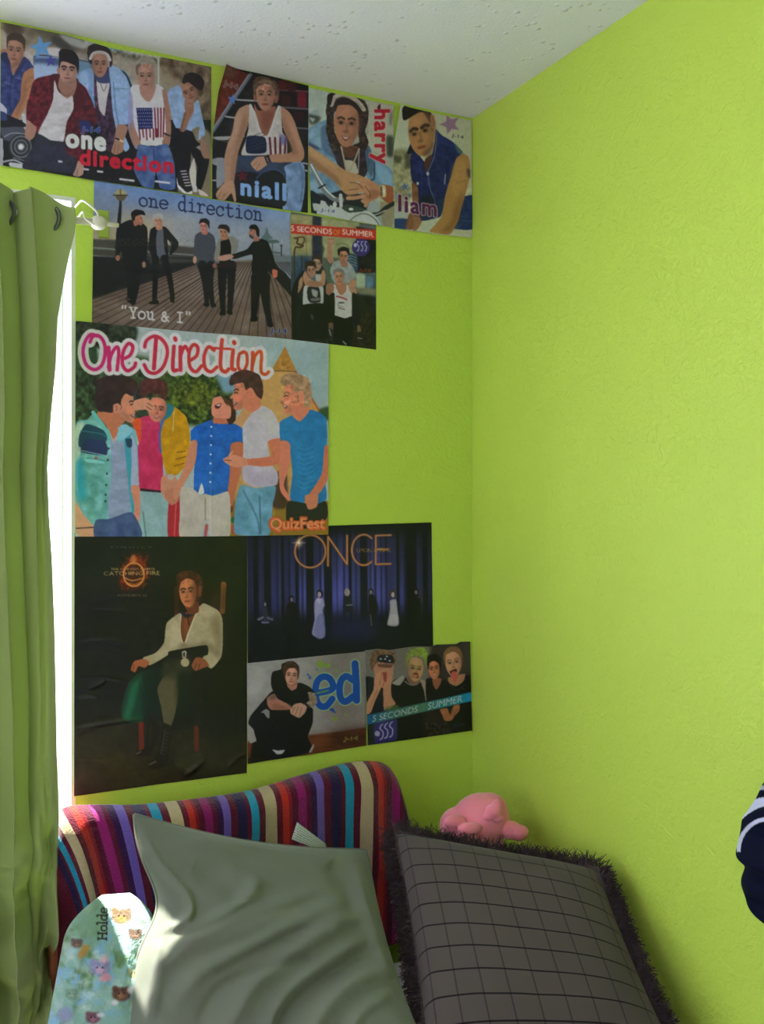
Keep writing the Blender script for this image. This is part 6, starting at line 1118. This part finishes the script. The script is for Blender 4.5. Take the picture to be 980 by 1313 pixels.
# ---- print on the small plush pillow
def art_plush():
    A = Art((30, 1100, 230, 1420), (150, 176, 170)); A.crop = (60, 1100, 3.77)
    def base(X, Y):
        n_ = fbm(X/70, Y/70, 51, 4); m_ = fbm(X/50+9, Y/50, 52, 4); w_ = np.clip(fbm(X/60, Y/60+5, 53, 4)*1.6, 0, 1)
        c0 = np.array([140, 178, 168.]); c1 = np.array([100, 134, 92.]); c2 = np.array([132, 178, 204.]); c3 = np.array([206, 222, 222.])
        a1 = np.clip(n_*2.4, 0, 1)[..., None]; a2 = np.clip(m_*2.6, 0, 1)[..., None]; o_ = c0*(1-a1)+c1*a1; o_ = o_*(1-a2)+c2*a2; return o_*(1-w_[..., None]*.7)+c3*w_[..., None]*.7
    A.P([(-200, -100), (800, -100), (800, 1300), (-200, 1300)], base, sm=0)
    A.P("120,250 250,200 300,220 280,400 200,420 110,300", (122, 156, 122), .7, f=16)
    def beast(x, y, r, c1, c2, c3):
        A.E(x, y, r*1.2, r*.9, c1, .9, f=4); A.N(x-r, y-r, x+r, y+r, 30, 10, int(x)); A.E(x-r*.8, y-r*.7, r*.4, r*.4, c1, .9, f=3); A.E(x+r*.8, y-r*.6, r*.4, r*.4, c1, .9, f=3); A.E(x, y+r*.2, r*.5, r*.4, c2, .8, f=3); A.E(x-r*.3, y-r*.1, r*.12, r*.12, c3); A.E(x+r*.3, y-r*.1, r*.12, r*.12, c3)
    beast(362, 285, 42, (112, 86, 58), (176, 140, 70), (40, 26, 20)); beast(428, 372, 28, (92, 64, 48), (150, 110, 80), (30, 20, 18)); beast(145, 415, 24, (104, 78, 74), (140, 110, 90), (40, 26, 26)); A.P("150,470 180,420 208,430 190,470 160,490", (190, 140, 70), .9, f=4)
    beast(258, 535, 42, (140, 136, 176), (206, 160, 186), (70, 60, 90)); A.P("250,590 285,555 318,580 290,600", (224, 150, 170), .9, f=4); A.P("255,500 285,465 300,500 270,510", (226, 170, 186), .8, f=4); beast(362, 660, 38, (86, 50, 40), (160, 110, 80), (26, 16, 14)); A.E(410, 640, 22, 18, (226, 226, 232), .9, f=4); A.E(330, 700, 18, 14, (226, 220, 228), .9, f=4)
    beast(225, 775, 30, (110, 64, 84), (160, 110, 130), (40, 26, 30)); A.E(90, 760, 40, 40, (140, 140, 176), .8, f=8); A.E(260, 760, 20, 12, (224, 220, 228), .9, f=4); beast(420, 560, 26, (120, 130, 90), (160, 160, 120), (50, 50, 40)); beast(120, 660, 26, (120, 150, 130), (150, 170, 150), (60, 70, 60)); beast(250, 930, 40, (120, 96, 80), (180, 150, 110), (40, 30, 26)); beast(90, 960, 36, (130, 130, 170), (190, 160, 190), (60, 50, 80))
    # embroidered name, running upwards
    st = {'H': ['0,0 0,.9', '.62,0 .62,.9', '0,.45 .62,.45', '-.14,0 .14,0', '-.14,.9 .14,.9', '.48,0 .76,0', '.48,.9 .76,.9'], 'o': ['.3,.6 .05,.5 0,.3 .06,.08 .3,0 .54,.1 .6,.3 .52,.52 .3,.6'], 'l': ['-.02,1 .16,1 .16,0', '-.02,0 .34,0'], 'd': ['.4,1 .56,1 .56,0 .7,0', '.56,.5 .3,.6 .04,.46 .02,.16 .24,0 .56,.14'], 'e': ['.04,.32 .58,.32 .5,.54 .3,.6 .08,.5 .02,.28 .1,.08 .34,0 .58,.1']}
    ox, oy = 290, 392; adv = (-2, -1); run = 0; ux, uy = 0.02, -1.0; vx, vy = -1.0, -0.02
    for ch, ad in (('H', .92), ('o', .74), ('l', .48), ('d', .80), ('e', .7)):
        for q in st[ch]: A.L([(ox+(a+run)*42*ux+b*46*vx, oy+(a+run)*42*uy+b*46*vy) for a, b in S(q)], 7.5, (40, 46, 40), .95)
        run += ad
    return A

# ------------------------------------------------------------------ hang the posters
def resample(pl, n_):
    P_ = np.array(pl, float); d = np.r_[0, np.cumsum(np.hypot(*np.diff(P_, axis=0).T))]; d /= d[-1]; t_ = np.linspace(0, 1, n_)
    return np.stack([np.interp(t_, d, P_[:, 0]), np.interp(t_, d, P_[:, 1])], 1)
def poster(name, art, top, bottom, left, right, lift, label, cat='poster', gain=1.0, relief=None, rough=0.4, step=0.72, mul=(1.0, .97, 1.05)):
    """edges given in frame coordinates (left to right, top to bottom); the sheet hangs on the wall plane"""
    A = art(); A.finish()
    w_ = max(np.ptp(np.array(top)[:, 0]), np.ptp(np.array(bottom)[:, 0])); h_ = max(np.ptp(np.array(left)[:, 1]), np.ptp(np.array(right)[:, 1]))
    m_ = int(w_/step)+2; n_ = int(h_/step)+2
    toW = lambda q: np.array([on_y(a, b, -lift)[[0, 2]] for a, b in q])
    T_, B_, L_, R_ = [resample(toW(q), k_) for q, k_ in ((top, m_), (bottom, m_), (left, n_), (right, n_))]
    u_, v_ = np.meshgrid(np.linspace(0, 1, m_), np.linspace(0, 1, n_)); U, Vv = u_[..., None], v_[..., None]
    W = (1-Vv)*T_[None]+Vv*B_[None]+(1-U)*L_[:, None]+U*R_[:, None]-((1-U)*(1-Vv)*T_[0]+U*(1-Vv)*T_[-1]+(1-U)*Vv*B_[0]+U*Vv*B_[-1])
    W[..., 0] = np.minimum(W[..., 0], -0.0015)
    sd_ = sum(map(ord, name+label)) % 97
    Yo = -lift - 0.0006*(1+fbm(u_*3, v_*3, sd_, 3))
    PX, PY = to_px(np.stack([W[..., 0], 0*u_-lift, W[..., 1]], -1))
    if relief is not None: Yo = np.minimum(Yo - relief(PX, PY, u_, v_), -0.0005)
    V_ = np.stack([W[..., 0], Yo, W[..., 1]], -1).reshape(-1, 3); Q_ = grid_faces(n_, m_)
    # paper edge turned back to the wall
    ring = np.concatenate([np.arange(m_), np.arange(1, n_)*m_+m_-1, (n_-1)*m_+np.arange(m_-2, -1, -1), np.arange(n_-2, 0, -1)*m_])
    bk = V_[ring].copy(); bk[:, 1] = np.minimum(bk[:, 1]+0.0005, -0.0003); b0 = len(V_); V_ = np.vstack([V_, bk]); r2 = np.roll(np.arange(len(ring)), -1)
    Q2 = np.stack([ring, b0+np.arange(len(ring)), b0+r2, ring[r2]], 1)
    o = fast_mesh(name, V_, np.vstack([Q_, Q2]), POSTER_MAT[rough])
    inks = A.sample(PX, PY).reshape(-1, 3)*np.array(mul); set_print(o, np.vstack([inks, np.full((len(ring), 3), 200.)]), gain)
    tag(o, label, cat); return o
POSTER_MAT = {r: attr_mat('printed_paper_%d' % int(r*100), r, 0.32 if r > .3 else 0.45) for r in (0.4, 0.28)}
G = 1.1
poster('poster', art_car, [(1, 28), (85, 45), (143, 62), (206, 73), (271, 86)], [(0, 212), (60, 221), (120, 231), (223, 246), (270, 253)], [(1, 28), (0, 212)], [(271, 86), (270, 253)], .0030, 'landscape poster of five young men leaning on a vintage car, below the ceiling', gain=G)
poster('poster', art_steps, [(288.6, 85), (340, 96), (395.6, 110)], [(272, 254.6), (330, 264), (394.8, 273)], [(288.6, 85), (279, 119), (272.5, 169), (272, 254.6)], [(395.6, 110), (394.8, 273)], .0022, 'portrait poster of a young man in a flag tank top seated on steps', gain=G,
       relief=lambda X, Y, u, v: 0.010*np.clip(1-u/0.16, 0, 1)**1.6*np.clip(1-v/.75, 0, 1))
poster('poster', art_bike, [(396, 112.5), (450, 124), (504.6, 135)], [(399, 273), (450, 283), (506, 292)], [(396, 112.5), (395.5, 190), (399, 273)], [(504.6, 135), (506, 292)], .0030, 'portrait poster of a smiling young man leaning over a motorcycle', gain=G)
poster('poster', art_waistcoat, [(512.6, 135), (560, 146), (605, 154.6)], [(504, 292), (555, 300), (606, 305)], [(512.6, 135), (504, 188), (503, 240), (504, 292)], [(605, 154.6), (606, 305)], .0022, 'portrait poster of a young man in a sleeveless denim vest, touching the corner', gain=G,
       relief=lambda X, Y, u, v: 0.006*np.clip(1-u/0.18, 0, 1)**1.6*np.clip(1-v/.8, 0, 1))
poster('poster', art_pier, [(120.6, 231.4), (245, 251), (372, 273)], [(117.8, 418), (250, 428), (374, 441)], [(120.6, 231.4), (117.8, 418)], [(372, 273), (374, 441)], .0014, 'landscape poster of five men strolling along a wooden pier', gain=G)
poster('poster', art_piggy, [(373, 272), (430, 281), (482.3, 289)], [(373, 436), (430, 442), (482.3, 448.3)], [(373, 272), (373, 436)], [(482.3, 289), (482.3, 448.3)], .0009, 'small portrait poster of friends riding piggyback under a red banner', gain=G)
poster('poster', art_script, [(97, 411.5), (250, 426), (353, 433), (421.5, 441)], [(96, 688), (250, 688), (421, 685.5)], [(97, 411.5), (96, 688)], [(421.5, 441), (421, 685.5)], .0036, 'large bright poster of five laughing young men under a pink script title', gain=G, rough=0.28,
       relief=lambda X, Y, u, v: ridges(X, Y, [([(250, 424), (262, 450), (285, 480)], 3, .0016), ([(285, 430), (300, 452), (318, 470)], 3, .0020), ([(304, 432), (320, 450), (345, 475)], 2.5, -.0016), ([(235, 430), (240, 460), (225, 490)], 3, .0014), ([(270, 440), (400, 455)], 3, -.001), ([(271, 500), (271, 684)], 1.6, .0007), ([(100, 550), (420, 552)], 1.8, .0005)]))
CR = [([(97, 826), (120, 822), (145, 822), (166, 826)], 2.4, .0032), ([(97, 836), (130, 832), (160, 834)], 3, -.0022), ([(110, 780), (128, 779), (160, 781)], 2.0, .0020), ([(96, 871), (130, 868), (160, 874)], 2.2, .0018), ([(112, 884), (126, 878), (136, 872)], 2.5, .0030), ([(97, 892), (112, 890), (128, 893)], 3.5, .0026),
      ([(96, 935), (120, 930), (150, 926), (180, 922)], 2.5, .0028), ([(96, 946), (108, 936), (122, 934)], 4, .0024), ([(96, 973), (120, 973), (150, 974)], 2.0, .0016), ([(236, 994), (244, 988), (254, 980)], 3, .0036), ([(224, 975), (244, 990), (262, 972)], 3, .0026), ([(292, 984), (305, 972), (316, 966)], 2.6, .0020), ([(97, 768), (130, 765), (200, 760)], 3, .0012)]
poster('poster', art_seated, [(95.5, 683), (317, 683)], [(95, 1021), (200, 1006), (316.5, 991)], [(95.5, 683), (95, 1021)], [(317, 683), (316.5, 991)], .0014, 'tall dark glossy film poster of a seated man in a cream shirt', gain=G, rough=0.28, relief=lambda X, Y, u, v: ridges(X, Y, CR))
poster('poster', art_forest, [(317, 679), (421, 674), (553.3, 669.8)], [(317.6, 853), (430, 842), (470, 838), (555.5, 830)], [(317, 679), (317.6, 853)], [(553.3, 669.8), (555.5, 830)], .0020, 'landscape television poster of small figures in a misty blue forest', gain=G)
poster('poster', art_letters, [(316.6, 850.4), (400, 842), (468.2, 835.3)], [(317.8, 979.6), (332, 977), (347, 974.5), (400, 967), (469.6, 956)], [(316.6, 850.4), (317.8, 979.6)], [(468.2, 835.3), (469.6, 956)], .0030, 'landscape poster of a man in black sitting beside big blue letters', gain=G)
poster('poster', art_four, [(468, 834), (485, 832), (500, 833.5), (530, 829), (552, 829), (560, 826.5), (585, 826), (590, 823), (603, 822.5)], [(472, 955.5), (540, 946), (605.4, 936.5)], [(468, 834), (470, 900), (472, 955.5)], [(603, 822.5), (605.4, 936.5)], .0036, 'small landscape poster of four faces crossed by a turquoise band, in the corner', gain=G)
A = art_plush(); X_, Y_ = to_px(PLUSH_V); set_print(pp, A.sample(X_, Y_))
